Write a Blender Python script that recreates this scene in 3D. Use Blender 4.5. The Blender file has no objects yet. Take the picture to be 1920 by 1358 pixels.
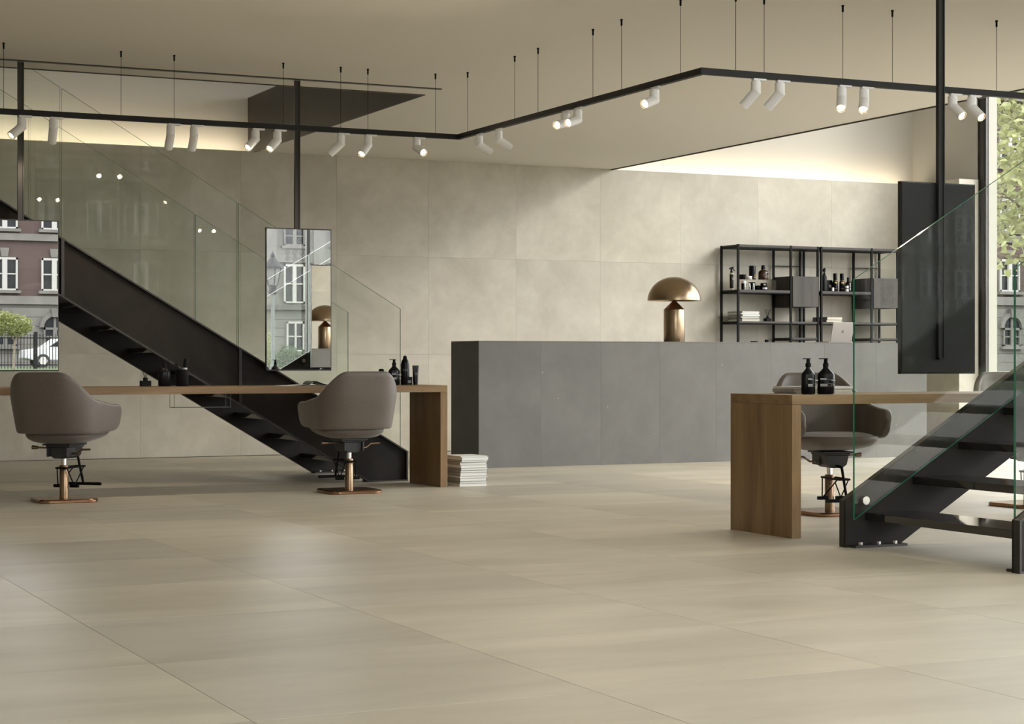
import bpy, bmesh, math, random
from mathutils import Vector, Matrix, Euler
random.seed(7)
PI = math.pi
S = bpy.context.scene
COL = S.collection

# ---------------------------------------------------------------- camera
CAMH = 0.925
FPX = 3496.4
YAW = math.atan((960 + 697.66) / FPX)
cd = bpy.data.cameras.new('camera'); cam = bpy.data.objects.new('camera', cd); COL.objects.link(cam)
cam.location = (0, 0, CAMH); cam.rotation_euler = (PI / 2, 0, -YAW)
cd.sensor_fit = 'HORIZONTAL'; cd.sensor_width = 36; cd.lens = FPX / 1920 * 36
cd.shift_y = -0.8 / 1920; cd.clip_start = 0.05; cd.clip_end = 600
S.camera = cam
FW = Vector((math.sin(YAW), math.cos(YAW), 0)); RT = Vector((math.cos(YAW), -math.sin(YAW), 0)); UP = Vector((0, 0, 1))
def ray(px, py): return FW + RT * ((px - 960) / FPX) + UP * ((678.2 - py) / FPX)
def ony(px, py, y):
    d = ray(px, py); return Vector((0, 0, CAMH)) + d * (y / d.y)
def onx(px, py, x):
    d = ray(px, py); return Vector((0, 0, CAMH)) + d * (x / d.x)

# ---------------------------------------------------------------- world, sun, exposure
W = bpy.data.worlds.new('sky'); S.world = W; W.use_nodes = True
bg = W.node_tree.nodes['Background']; bg.inputs[0].default_value = (0.97, 0.985, 1.0, 1); bg.inputs[1].default_value = 3.1
sd = bpy.data.lights.new('hazy_sun', 'SUN'); sd.energy = 0.8; sd.angle = math.radians(17); sd.color = (1.0, 0.955, 0.87)
sun = bpy.data.objects.new('hazy_sun', sd); COL.objects.link(sun)
sun.rotation_euler = Vector((-1.0, 0.9, -0.62)).to_track_quat('-Z', 'Y').to_euler(); sun.location = (30, -25, 25)
def portal(loc, rot, sx, sy):
    l = bpy.data.lights.new('daylight_portal', 'AREA'); l.shape = 'RECTANGLE'; l.size = sx; l.size_y = sy
    l.cycles.is_portal = True
    o = bpy.data.objects.new('daylight_portal', l); COL.objects.link(o); o.location = loc; o.rotation_euler = rot
portal((14.1, 6.4, 2.8), (PI / 2, 0, PI / 2), 20.8, 5.6)
portal((7.3, -4.15, 3.2), (PI / 2, 0, 0), 13.2, 6.4)
S.view_settings.view_transform = 'Standard'; S.view_settings.look = 'None'; S.view_settings.gamma = 1
S.view_settings.use_curve_mapping = False
S.view_settings.exposure = 1.08
S.cycles.use_denoising = True
S.cycles.max_bounces = 10; S.cycles.diffuse_bounces = 5; S.cycles.glossy_bounces = 6
S.cycles.transparent_max_bounces = 24; S.cycles.sample_clamp_indirect = 6
S.cycles.caustics_reflective = False; S.cycles.caustics_refractive = False

# ---------------------------------------------------------------- materials
M = {}
def nm(name):
    m = bpy.data.materials.new(name); m.use_nodes = True; M[name] = m
    return m, m.node_tree, m.node_tree.nodes['Principled BSDF']
def plain(name, col, rough=0.5, metal=0.0, spec=0.5, emit=None, es=0):
    m, t, b = nm(name)
    b.inputs['Base Color'].default_value = (*col, 1); b.inputs['Roughness'].default_value = rough
    b.inputs['Metallic'].default_value = metal; b.inputs['Specular IOR Level'].default_value = spec
    if emit: b.inputs['Emission Color'].default_value = (*emit, 1); b.inputs['Emission Strength'].default_value = es
    return m
def N(t, typ, **k):
    n = t.nodes.new(typ)
    for a, v in k.items(): setattr(n, a, v)
    return n
def coords(t, offset=True, scale=(1, 1, 1)):
    tc = N(t, 'ShaderNodeTexCoord'); mp = N(t, 'ShaderNodeMapping'); mp.inputs['Scale'].default_value = scale
    if offset:
        oi = N(t, 'ShaderNodeObjectInfo'); mu = N(t, 'ShaderNodeVectorMath', operation='SCALE')
        cx = N(t, 'ShaderNodeCombineXYZ')
        t.links.new(oi.outputs['Random'], cx.inputs[0]); t.links.new(oi.outputs['Random'], cx.inputs[1])
        mu.inputs['Scale'].default_value = 37.0
        t.links.new(cx.outputs[0], mu.inputs[0])
        ad = N(t, 'ShaderNodeVectorMath', operation='ADD')
        t.links.new(tc.outputs['Object'], ad.inputs[0]); t.links.new(mu.outputs[0], ad.inputs[1])
        t.links.new(ad.outputs[0], mp.inputs['Vector'])
    else:
        t.links.new(tc.outputs['Object'], mp.inputs['Vector'])
    return mp.outputs[0]
def noise(t, vec, scale, detail=6, rough=0.55, dist=0.0):
    n = N(t, 'ShaderNodeTexNoise'); n.inputs['Scale'].default_value = scale; n.inputs['Detail'].default_value = detail
    n.inputs['Roughness'].default_value = rough; n.inputs['Distortion'].default_value = dist
    t.links.new(vec, n.inputs['Vector']); return n.outputs['Fac']
def ramp(t, fac, stops):
    r = N(t, 'ShaderNodeValToRGB'); e = r.color_ramp.elements
    while len(e) > 1: e.remove(e[-1])
    e[0].position = stops[0][0]; e[0].color = (*stops[0][1], 1)
    for p, c in stops[1:]:
        x = e.new(p); x.color = (*c, 1)
    t.links.new(fac, r.inputs[0]); return r.outputs[0]
def mix(t, fac, a, b, blend='MIX'):
    m = N(t, 'ShaderNodeMix', data_type='RGBA', blend_type=blend)
    for sck, v in ((m.inputs[0], fac), (m.inputs[6], a), (m.inputs[7], b)):
        if isinstance(v, (int, float)): sck.default_value = v
        elif isinstance(v, tuple): sck.default_value = (*v, 1)
        else: t.links.new(v, sck)
    return m.outputs[2]
def stone(name, dark, light, rough=0.5, stretch=(1, 1, 1), vary=0.12, specks=True, sc=1.6):
    m, t, b = nm(name)
    v = coords(t, True, stretch)
    a = noise(t, v, sc, 8, 0.62, 0.4); c = noise(t, v, sc * 5.5, 6, 0.6, 0.3)
    base = ramp(t, a, [(0.30, dark), (0.70, light)])
    fine = ramp(t, c, [(0.3, (0.86, 0.85, 0.83)), (0.7, (1.0, 1.0, 1.0))])
    col = mix(t, 0.6, base, fine, 'MULTIPLY')
    oi = N(t, 'ShaderNodeObjectInfo')
    tone = ramp(t, oi.outputs['Random'], [(0, (1 - vary, 1 - vary, 1 - vary * 0.85)), (0.5, (1 - vary * 0.35, 1 - vary * 0.45, 1 - vary * 0.6)), (1, (1, 1, 1))])
    col = mix(t, 1.0, col, tone, 'MULTIPLY')
    if specks:
        tc = coords(t, True)
        vo = N(t, 'ShaderNodeTexVoronoi'); vo.inputs['Scale'].default_value = 13; t.links.new(tc, vo.inputs['Vector'])
        lt = N(t, 'ShaderNodeMath', operation='LESS_THAN'); lt.inputs[1].default_value = 0.05
        t.links.new(vo.outputs['Distance'], lt.inputs[0])
        sh = N(t, 'ShaderNodeSeparateColor'); t.links.new(vo.outputs['Color'], sh.inputs[0])
        gt = N(t, 'ShaderNodeMath', operation='GREATER_THAN'); gt.inputs[1].default_value = 0.62
        t.links.new(sh.outputs[0], gt.inputs[0])
        f = N(t, 'ShaderNodeMath', operation='MULTIPLY'); t.links.new(lt.outputs[0], f.inputs[0]); t.links.new(gt.outputs[0], f.inputs[1])
        wd = ramp(t, sh.outputs[1], [(0.45, (0.16, 0.13, 0.10)), (0.55, (0.72, 0.68, 0.58))])
        f2 = N(t, 'ShaderNodeMath', operation='MULTIPLY'); f2.inputs[1].default_value = 0.55; t.links.new(f.outputs[0], f2.inputs[0])
        col = mix(t, f2.outputs[0], col, wd)
    t.links.new(col, b.inputs['Base Color'])
    rr = N(t, 'ShaderNodeMapRange'); rr.inputs['To Min'].default_value = rough - 0.08; rr.inputs['To Max'].default_value = rough + 0.1
    t.links.new(c, rr.inputs['Value']); t.links.new(rr.outputs[0], b.inputs['Roughness'])
    bp = N(t, 'ShaderNodeBump'); bp.inputs['Strength'].default_value = 0.06; bp.inputs['Distance'].default_value = 0.004
    t.links.new(c, bp.inputs['Height']); t.links.new(bp.outputs[0], b.inputs['Normal'])
    return m
stone('wall_stone', (0.52, 0.475, 0.39), (0.69, 0.645, 0.545), 0.55, vary=0.06)
stone('floor_stone', (0.50, 0.455, 0.365), (0.68, 0.63, 0.515), 0.42, (0.4, 1.3, 1), vary=0.16)
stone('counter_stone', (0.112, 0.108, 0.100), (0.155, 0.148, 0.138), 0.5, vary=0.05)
stone('counter_stone_shade', (0.040, 0.041, 0.042), (0.062, 0.062, 0.062), 0.5, vary=0.02, specks=False)  # darker copy of the counter stone, paints in the shade on its end
def wood(name, dark, mid, light, axis='X', rough=0.45):
    m, t, b = nm(name)
    sc = {'X': (0.35, 5, 5), 'Z': (5, 5, 0.35), 'Y': (5, 0.35, 5)}[axis]
    v = coords(t, True, sc)
    a = noise(t, v, 2.2, 8, 0.6, 0.9)
    v2 = coords(t, True, tuple(x * 4 for x in sc)); c = noise(t, v2, 6, 4, 0.6)
    col = ramp(t, a, [(0.28, dark), (0.5, mid), (0.75, light)])
    fine = ramp(t, c, [(0.3, (0.80, 0.78, 0.75)), (0.65, (1, 1, 1))])
    col = mix(t, 0.7, col, fine, 'MULTIPLY')
    v3 = coords(t, True, tuple(x * 0.6 for x in sc)); k = N(t, 'ShaderNodeTexVoronoi'); k.inputs['Scale'].default_value = 1.1
    t.links.new(v3, k.inputs['Vector'])
    kk = ramp(t, k.outputs['Distance'], [(0.02, (0.30, 0.24, 0.18)), (0.10, (1, 1, 1))])
    col = mix(t, 0.6, col, kk, 'MULTIPLY')
    t.links.new(col, b.inputs['Base Color']); b.inputs['Roughness'].default_value = rough
    bp = N(t, 'ShaderNodeBump'); bp.inputs['Strength'].default_value = 0.08; bp.inputs['Distance'].default_value = 0.002
    t.links.new(c, bp.inputs['Height']); t.links.new(bp.outputs[0], b.inputs['Normal'])
OAK = ((0.150, 0.082, 0.032), (0.235, 0.140, 0.060), (0.31, 0.20, 0.095))
wood('oak_along', *OAK, axis='X'); wood('oak_upright', *OAK, axis='Z')
wood('smoked_oak', (0.022, 0.017, 0.014), (0.048, 0.038, 0.032), (0.078, 0.064, 0.054), axis='Z', rough=0.6)
wood('smoked_oak_along', (0.025, 0.02, 0.017), (0.045, 0.037, 0.032), (0.065, 0.054, 0.046), axis='X', rough=0.6)
def patina(name, c0, c1, rough=0.4, metal=0.6, sc=2.2):
    m, t, b = nm(name)
    v = coords(t, False); a = noise(t, v, sc, 8, 0.65, 1.0)
    t.links.new(ramp(t, a, [(0.3, c0), (0.72, c1)]), b.inputs['Base Color'])
    rr = N(t, 'ShaderNodeMapRange'); rr.inputs['To Min'].default_value = rough - 0.06; rr.inputs['To Max'].default_value = rough + 0.12
    t.links.new(a, rr.inputs['Value']); t.links.new(rr.outputs[0], b.inputs['Roughness'])
    b.inputs['Metallic'].default_value = metal
patina('stair_steel', (0.008, 0.0072, 0.0063), (0.026, 0.021, 0.0165), 0.6, 0.0)
M['stair_steel'].node_tree.nodes['Principled BSDF'].inputs['Specular IOR Level'].default_value = 0.2
patina('stair_flange', (0.018, 0.017, 0.016), (0.036, 0.032, 0.028), 0.45, 0.15)
plain('tread_steel', (0.022, 0.0205, 0.0185), 0.05, 0.0, spec=0.8)
patina('slab_steel', (0.022, 0.017, 0.013), (0.070, 0.053, 0.040), 0.4, 0.3)
patina('panel_back', (0.009, 0.009, 0.0088), (0.019, 0.0185, 0.0175), 0.6, 0.0)
M['panel_back'].node_tree.nodes['Principled BSDF'].inputs['Specular IOR Level'].default_value = 0.3
plain('post_steel', (0.055, 0.050, 0.046), 0.32, 0.75)
plain('black_metal', (0.0045, 0.0045, 0.0045), 0.5, 0.0, spec=0.12)
plain('track_black', (0.010, 0.0095, 0.009), 0.55, spec=0.3)
plain('white_paint', (0.62, 0.60, 0.55), 0.75)
plain('upper_paint', (0.52, 0.495, 0.44), 0.8)
plain('ceiling_paint', (0.80, 0.765, 0.69), 0.85)
plain('spot_white', (0.80, 0.79, 0.78), 0.45)
plain('spot_lens', (0.9, 0.85, 0.75), 0.3, emit=(1.0, 0.90, 0.72), es=14)
plain('spot_rim', (0.55, 0.47, 0.33), 0.25, 0.6)
plain('led', (1, 0.95, 0.8), 0.5, emit=(1.0, 0.885, 0.69), es=11)
plain('mirror', (0.93, 0.93, 0.92), 0.0, 1.0)
plain('mirror_frame', (0.05, 0.048, 0.046), 0.3, 0.7)
plain('bronze', (0.24, 0.16, 0.10), 0.32, 1.0)
plain('copper', (0.30, 0.165, 0.095), 0.24, 1.0)
plain('lamp_gold', (0.31, 0.225, 0.145), 0.28, 1.0)
plain('lamp_cone', (0.40, 0.23, 0.13), 0.30, 1.0)
plain('chrome', (0.75, 0.74, 0.72), 0.12, 1.0)
plain('mech_black', (0.020, 0.020, 0.020), 0.5)
plain('black_bottle', (0.004, 0.004, 0.0045), 0.3, spec=0.15)
plain('black_matte', (0.005, 0.005, 0.0055), 0.6, spec=0.12)
plain('print_white', (0.55, 0.55, 0.53), 0.6)
plain('print_grey', (0.22, 0.22, 0.21), 0.6)
plain('print_gold', (0.62, 0.42, 0.12), 0.4)
plain('label_white', (0.70, 0.70, 0.68), 0.5)
plain('violet', (0.16, 0.14, 0.45), 0.5)
plain('paper', (0.72, 0.71, 0.68), 0.7)
plain('paper_warm', (0.60, 0.55, 0.45), 0.7)
plain('paper_grey', (0.33, 0.32, 0.30), 0.7)
plain('cover_dark', (0.06, 0.06, 0.06), 0.4)
plain('navy', (0.012, 0.014, 0.028), 0.35)
plain('pale_bottle', (0.50, 0.46, 0.36), 0.3)
plain('amber', (0.045, 0.020, 0.010), 0.12)
plain('laptop_alu', (0.36, 0.33, 0.30), 0.4, 0.2)
plain('laptop_mark', (0.24, 0.22, 0.20), 0.2, 0.6)
plain('steel_bright', (0.62, 0.60, 0.55), 0.25, 1.0)
plain('frame_dark', (0.045, 0.043, 0.042), 0.4, 0.4)
plain('frame_grey', (0.22, 0.21, 0.22), 0.4, 0.3)
plain('cream_render', (0.42, 0.40, 0.345), 0.8)
plain('glass_edge', (0.045, 0.27, 0.165), 0.12)
plain('acrylic_edge', (0.20, 0.20, 0.19), 0.2)
def fabric(name, col):
    m, t, b = nm(name)
    v = coords(t, False); a = noise(t, v, 260, 2, 0.6); c = noise(t, v, 4, 4, 0.5)
    cc = ramp(t, a, [(0.3, tuple(x * 0.72 for x in col)), (0.7, tuple(x * 1.2 for x in col))])
    t.links.new(cc, b.inputs['Base Color']); b.inputs['Roughness'].default_value = 0.5
    b.inputs['Sheen Weight'].default_value = 0.25; b.inputs['Sheen Roughness'].default_value = 0.4
    bp = N(t, 'ShaderNodeBump'); bp.inputs['Strength'].default_value = 0.25; bp.inputs['Distance'].default_value = 0.002
    t.links.new(a, bp.inputs['Height']); t.links.new(bp.outputs[0], b.inputs['Normal'])
fabric('chair_fabric', (0.122, 0.100, 0.083))
def glass(name, tint=(0.95, 0.975, 0.955), ior=1.5):
    m = bpy.data.materials.new(name); m.use_nodes = True; t = m.node_tree; M[name] = m
    t.nodes.clear(); out = N(t, 'ShaderNodeOutputMaterial')
    tr = N(t, 'ShaderNodeBsdfTransparent'); tr.inputs[0].default_value = (*tint, 1)
    gl = N(t, 'ShaderNodeBsdfGlossy'); gl.inputs['Roughness'].default_value = 0.0; gl.inputs[0].default_value = (1, 1, 1, 1)
    ge = N(t, 'ShaderNodeNewGeometry'); mr = N(t, 'ShaderNodeMapRange')
    mr.inputs['To Min'].default_value = ior; mr.inputs['To Max'].default_value = 1 / ior
    t.links.new(ge.outputs['Backfacing'], mr.inputs['Value'])
    fr = N(t, 'ShaderNodeFresnel'); t.links.new(mr.outputs[0], fr.inputs['IOR'])
    mx = N(t, 'ShaderNodeMixShader'); t.links.new(fr.outputs[0], mx.inputs[0])
    t.links.new(tr.outputs[0], mx.inputs[1]); t.links.new(gl.outputs[0], mx.inputs[2]); t.links.new(mx.outputs[0], out.inputs[0])
glass('glass', (0.965, 0.978, 0.962), 1.33); glass('window_glass', (0.99, 0.995, 0.99), 1.3); glass('acrylic', (0.98, 0.97, 0.95))
# outside
def brick(name):
    m, t, b = nm(name)
    v = coords(t, False); tc = N(t, 'ShaderNodeTexBrick'); t.links.new(v, tc.inputs['Vector'])
    mp = N(t, 'ShaderNodeMapping'); mp.inputs['Rotation'].default_value = (PI / 2, 0, 0)
    t.links.new(v, mp.inputs['Vector']); t.links.new(mp.outputs[0], tc.inputs['Vector'])
    tc.inputs['Scale'].default_value = 4.0; tc.inputs['Color1'].default_value = (0.045, 0.025, 0.022, 1)
    tc.inputs['Color2'].default_value = (0.036, 0.020, 0.018, 1); tc.inputs['Mortar'].default_value = (0.06, 0.046, 0.041, 1)
    tc.inputs['Mortar Size'].default_value = 0.012
    t.links.new(tc.outputs[0], b.inputs['Base Color']); b.inputs['Roughness'].default_value = 0.9
brick('brick')
def mottled(name, a, b2, sc=0.7, rough=0.9):
    m, t, b = nm(name); v = coords(t, False)
    t.links.new(ramp(t, noise(t, v, sc, 6, 0.6), [(0.3, a), (0.7, b2)]), b.inputs['Base Color']); b.inputs['Roughness'].default_value = rough
mottled('limestone', (0.068, 0.064, 0.058), (0.115, 0.109, 0.10)); mottled('limestone_dark', (0.04, 0.038, 0.034), (0.065, 0.06, 0.055))
mottled('pavement', (0.22, 0.215, 0.20), (0.30, 0.29, 0.27)); mottled('lawn', (0.030, 0.048, 0.014), (0.055, 0.078, 0.024), 0.6)
mottled('bark', (0.09, 0.07, 0.05), (0.17, 0.14, 0.10), 6)
plain('outside_pane', (0.010, 0.011, 0.013), 0.25, spec=0.12); plain('outside_frame', (0.24, 0.232, 0.222), 0.6)
plain('iron', (0.006, 0.006, 0.0065), 0.6, spec=0.15); plain('car_white', (0.34, 0.345, 0.35), 0.25); plain('tyre', (0.012, 0.012, 0.012), 0.8)
plain('lantern_glass', (0.09, 0.09, 0.083), 0.3, spec=0.2); plain('pole_grey', (0.10, 0.105, 0.11), 0.6, spec=0.2)
def leafmat(name, c):
    m, t, b = nm(name); oi = N(t, 'ShaderNodeObjectInfo'); v = coords(t, False)
    t.links.new(ramp(t, noise(t, v, 5, 2), [(0.3, tuple(x * 0.7 for x in c)), (0.7, tuple(x * 1.25 for x in c))]), b.inputs['Base Color'])
    b.inputs['Roughness'].default_value = 0.6
    tr = N(t, 'ShaderNodeBsdfTranslucent'); tr.inputs[0].default_value = (*[min(1, x * 1.6) for x in c], 1)
    ms = N(t, 'ShaderNodeMixShader'); ms.inputs[0].default_value = 0.35
    out = t.nodes['Material Output']; t.links.new(b.outputs[0], ms.inputs[1]); t.links.new(tr.outputs[0], ms.inputs[2]); t.links.new(ms.outputs[0], out.inputs[0])
leafmat('leaf', (0.22, 0.23, 0.105)); leafmat('leaf_yellow', (0.13, 0.145, 0.04)); leafmat('leaf_dark', (0.035, 0.055, 0.02))

# ---------------------------------------------------------------- mesh helpers
class B:
    """collects simple shapes, build() links them as ONE mesh object"""
    def __init__(s): s.v = []; s.f = []; s.mi = []; s.m = 0; s.M = Matrix.Identity(4)
    def at(s, mat): s.M = mat; return s
    def mat(s, i): s.m = i; return s
    def add(s, vs, fs):
        k = len(s.v); s.v += [tuple(s.M @ Vector(p)) for p in vs]
        s.f += [tuple(k + i for i in f) for f in fs]; s.mi += [s.m] * len(fs); return s
    def box(s, x0, x1, y0, y1, z0, z1):
        return s.add([(x0, y0, z0), (x1, y0, z0), (x1, y1, z0), (x0, y1, z0), (x0, y0, z1), (x1, y0, z1), (x1, y1, z1), (x0, y1, z1)],
                     [(0, 3, 2, 1), (4, 5, 6, 7), (0, 1, 5, 4), (1, 2, 6, 5), (2, 3, 7, 6), (3, 0, 4, 7)])
    def prism(s, poly, y0, y1, edge=None):
        """poly in XZ extruded along Y; edge = material slot of the rim faces"""
        n = len(poly); vs = [(p[0], y0, p[1]) for p in poly] + [(p[0], y1, p[1]) for p in poly]
        m = s.m; s.add(vs, [tuple(range(n)), tuple(reversed(range(n, 2 * n)))])
        if edge is not None: s.m = edge
        k = len(s.v) - 2 * n
        fs = [(k + i, k + n + i, k + n + (i + 1) % n, k + (i + 1) % n) for i in range(n)]
        s.f += fs; s.mi += [s.m] * n; s.m = m; return s
    def tube(s, a, b, r, n=12, r2=None, caps=True):
        a = Vector(a); b = Vector(b); d = (b - a); q = d.to_track_quat('Z', 'Y'); r2 = r if r2 is None else r2
        vs = []
        for c, rr in ((a, r), (b, r2)):
            for i in range(n):
                t = 2 * PI * i / n; vs.append(c + q @ Vector((math.cos(t) * rr, math.sin(t) * rr, 0)))
        fs = [(i, (i + 1) % n, n + (i + 1) % n, n + i) for i in range(n)]
        if caps: fs += [tuple(reversed(range(n))), tuple(range(n, 2 * n))]
        return s.add(vs, fs)
    def path(s, pts, r, n=8):
        for a, b in zip(pts, pts[1:]): s.tube(a, b, r, n)
        for p in pts[1:-1]: s.ball(p, r, 8, 5)
        return s
    def lathe(s, prof, n=24, c=(0, 0, 0), sx=1, sy=1, caps=True):
        vs = []; fs = []; k = len(prof)
        for i in range(n):
            t = 2 * PI * i / n
            for r, z in prof: vs.append((c[0] + r * math.cos(t) * sx, c[1] + r * math.sin(t) * sy, c[2] + z))
        for i in range(n):
            j = (i + 1) % n
            for q in range(k - 1): fs.append((i * k + q, j * k + q, j * k + q + 1, i * k + q + 1))
        if caps and prof[0][0] > 1e-5: fs.append(tuple(reversed([i * k for i in range(n)])))
        if caps and prof[-1][0] > 1e-5: fs.append(tuple(i * k + k - 1 for i in range(n)))
        return s.add(vs, fs)
    def ball(s, c, r, n=12, m=8, sz=1.0):
        return s.lathe([(max(r * math.sin(PI * i / m), 1e-6 if i in (0, m) else 0), -r * sz * math.cos(PI * i / m)) for i in range(m + 1)], n, c)
    def build(s, name, mats, parent=None, smooth=None, bevel=0, seg=2, loc=None):
        me = bpy.data.meshes.new(name)
        me.from_pydata(s.v, [], s.f); me.update()
        bm = bmesh.new(); bm.from_mesh(me); bmesh.ops.remove_doubles(bm, verts=bm.verts, dist=1e-6)
        bm.to_mesh(me); bm.free()
        if not isinstance(mats, (list, tuple)): mats = [mats]
        for m in mats: me.materials.append(M[m] if isinstance(m, str) else m)
        if len(mats) > 1 and len(me.polygons) == len(s.mi): me.polygons.foreach_set('material_index', s.mi)
        if smooth:
            me.polygons.foreach_set('use_smooth', [True] * len(me.polygons)); me.set_sharp_from_angle(angle=math.radians(smooth))
        o = bpy.data.objects.new(name, me); COL.objects.link(o)
        if loc is not None: o.location = loc
        if parent: o.parent = parent
        if bevel:
            md = o.modifiers.new('bevel', 'BEVEL'); md.width = bevel; md.segments = seg; md.limit_method = 'ANGLE'; md.angle_limit = math.radians(40)
        return o
def tag(o, label=None, cat=None, group=None, kind=None):
    if label: o['label'] = label
    if cat: o['category'] = cat
    if group: o['group'] = group
    if kind: o['kind'] = kind
    return o
def thing(name, label, cat, loc=(0, 0, 0), rz=0, group=None):
    o = bpy.data.objects.new(name, None); COL.objects.link(o); o.location = loc; o.rotation_euler = (0, 0, rz)
    o.empty_display_size = 0.1
    return tag(o, label, cat, group)
def copy_tree(o, parent=None):
    c = o.copy(); COL.objects.link(c)
    if parent: c.parent = parent
    for ch in list(o.children): copy_tree(ch, c)
    return c
def piece(name, mesh_obj, parent, loc):
    o = bpy.data.objects.new(name, mesh_obj); COL.objects.link(o); o.parent = parent; o.location = loc; return o
def struct(o): return tag(o, kind='structure')
def box(name, mat, x0, x1, y0, y1, z0, z1, parent=None, bevel=0):
    cx, cy = (x0 + x1) / 2, (y0 + y1) / 2
    return B().box(x0 - cx, x1 - cx, y0 - cy, y1 - cy, 0, z1 - z0).build(name, mat, parent, bevel=bevel, loc=(cx, cy, z0))
def text_mesh(name, body, size, mat, parent, mtx, align='CENTER'):
    cu = bpy.data.curves.new(name, 'FONT'); cu.body = body; cu.size = size; cu.align_x = align; cu.extrude = 0.0002
    to = bpy.data.objects.new(name, cu); COL.objects.link(to)
    dg = bpy.context.evaluated_depsgraph_get(); me = bpy.data.meshes.new_from_object(to.evaluated_get(dg))
    bpy.data.objects.remove(to); me.materials.clear(); me.materials.append(M[mat])
    o = bpy.data.objects.new(name, me); COL.objects.link(o); o.parent = parent; o.matrix_local = mtx; return o

# ================================================================ room shell
YW = 17.72          # face of the stone cladding on the back wall
XR = 13.64          # face of the return wall
ZC = 3.0            # ceiling
# floor: one-metre tiles
floor = struct(box('floor', 'paper_grey', -6, 14.0, -4, 17.94, -0.06, -0.012))
tile_me = B().box(-0.4988, 0.4988, -0.4988, 0.4988, -0.012, 0).build('tile', 'floor_stone', floor, bevel=0)
tile_mesh = tile_me.data
bpy.data.objects.remove(tile_me)
cells = []
for i in range(-8, 14):
    for j in range(-9, 15):
        x = 0.45 + i + 0.5; y = 4.62 + j + 0.5
        if x - 0.5 < -6 or x + 0.5 > 13.95 or y - 0.5 < -4 or y - 0.5 > 17.6: continue
        p = Vector((x, y, 0)); z = p.dot(FW); px = 960 + FPX * p.dot(RT) / max(z, 0.3)
        inside = z > 1 and -900 < px < 2800
        cells.append((0 if inside else 1, p.length, x, y))
cells.sort()
rest = B()
for n, (k, d, x, y) in enumerate(cells):
    if n < 300:
        o = piece('tile', tile_mesh, floor, (x, y, 0.06)); o.location.x -= floor.location.x; o.location.y -= floor.location.y
    else: rest.box(x - 0.4988, x + 0.4988, y - 0.4988, y + 0.4988, -0.012, 0)
r = rest.build('tile_field', 'floor_stone', floor); r.location = (-floor.location.x, -floor.location.y, 0.06); tag(r, kind='stuff')

# back wall: core + one-metre stone panels
wb = struct(box('wall_back', 'upper_paint', -6, 14.12, YW + 0.22, YW + 0.45, -0.06, 6.5))
def panels(parent, cols, rows, depth, axis, face, mat='wall_stone', gap=0.0006, bevel=0):
    """stone panels in front of a wall; axis 'x': the panels stand in an XZ plane at y=face, 'y': in a YZ plane at x=face"""
    cache = {}
    for a0, a1 in cols:
        for z0, z1 in rows:
            key = (round(a1 - a0, 4), round(z1 - z0, 4))
            w = key[0] / 2 - gap; h = key[1] / 2 - gap
            if key not in cache:
                b = B()
                if axis == 'x': b.box(-w, w, 0, depth, -h, h)
                else: b.box(0, depth, -w, w, -h, h)
                o = b.build('stone_panel', mat, parent, bevel=bevel, seg=1); cache[key] = o
            else:
                o = cache[key].copy(); COL.objects.link(o)
            c = (a0 + a1) / 2
            o.location = Vector((c, face, (z0 + z1) / 2) if axis == 'x' else (face, c, (z0 + z1) / 2)) - parent.location
cols = [(-6, -5.55)] + [(-5.55 + i, -4.55 + i) for i in range(19)] + [(13.45, XR)]
panels(wb, cols, [(0, 1), (1, 2), (2, 3)], 0.045, 'x', YW)
# return wall at the right end
_q = [(XR + 0.12, YW + 0.22), (13.915, 16.965), (13.93, 16.965), (13.93, YW + 0.22)]
wr = B().box(XR + 0.05, 13.93, 16.98, YW + 0.22, -0.06, 3.0).add([(x, y, z) for z in (3.0, 6.5) for x, y in _q], [(0, 3, 2, 1), (4, 5, 6, 7), (0, 1, 5, 4), (1, 2, 6, 5), (2, 3, 7, 6), (3, 0, 4, 7)]).build('wall_right', 'upper_paint'); struct(wr)
panels(wr, [(16.95, YW)], [(0, 1), (1, 2), (2, 3)], 0.045, 'y', XR)
panels(wr, [(XR, 13.915)], [(0, 1), (1, 2), (2, 3)], 0.045, 'x', 16.935)
struct(box('trim_1', 'cream_render', 14.0, 14.12, 16.86, YW + 0.45, -0.06, 6.5))
# left wall, then two unseen pieces added to hold back daylight
struct(box('wall_left', 'white_paint', -6.2, -6, -4, 18.07, -0.06, 6.5))
struct(box('added_spandrel', 'white_paint', 13.93, 14.0, -4.0, 16.86, 5.62, 6.5))  # unseen spandrel added to cut the sky light on the back wall
struct(box('added_front_wall', 'white_paint', -6, 0.7, -4.2, -4.0, -0.06, 6.5))  # unseen wall added to keep daylight off the left floor and ceiling
# ceiling slab with the two stair voids
ceil = B().box(-6, 9.58, 7.9, 13.38, ZC, 3.55).box(5.6, 9.58, 13.38, YW + 0.22, ZC, 3.55)
struct(ceil.build('ceiling', 'ceiling_paint'))
struct(box('ceiling_upper', 'upper_paint', -6.2, 14.12, -4.2, 18.07, 6.5, 6.7))
struct(box('trim_2', 'slab_steel', 5.588, 5.599, 13.38, YW + 0.215, 2.994, 3.555))
struct(box('trim_3', 'slab_steel', 9.582, 9.600, 7.9, YW + 0.215, 2.990, 3.56))
struct(box('trim_4', 'slab_steel', -6, 5.59, 13.382, 13.40, 2.994, 3.555))
# light strips behind the top edge of the cladding
for nme, x0, x1, lab in (('led_strip', -5.9, 5.55, 'warm light strip on the stone wall top, above the staircase behind the mirrors'),
                         ('led_strip', 9.65, 13.6, 'warm light strip on top of the stone wall cladding above the black shelving')):
    cx = (x0 + x1) / 2
    o = B().box(x0 - cx, x1 - cx, -0.015, 0.015, 0, 0.012).build(nme, 'led', loc=(cx, YW + 0.066, 2.965)); tag(o, lab, 'light strip')
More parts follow.
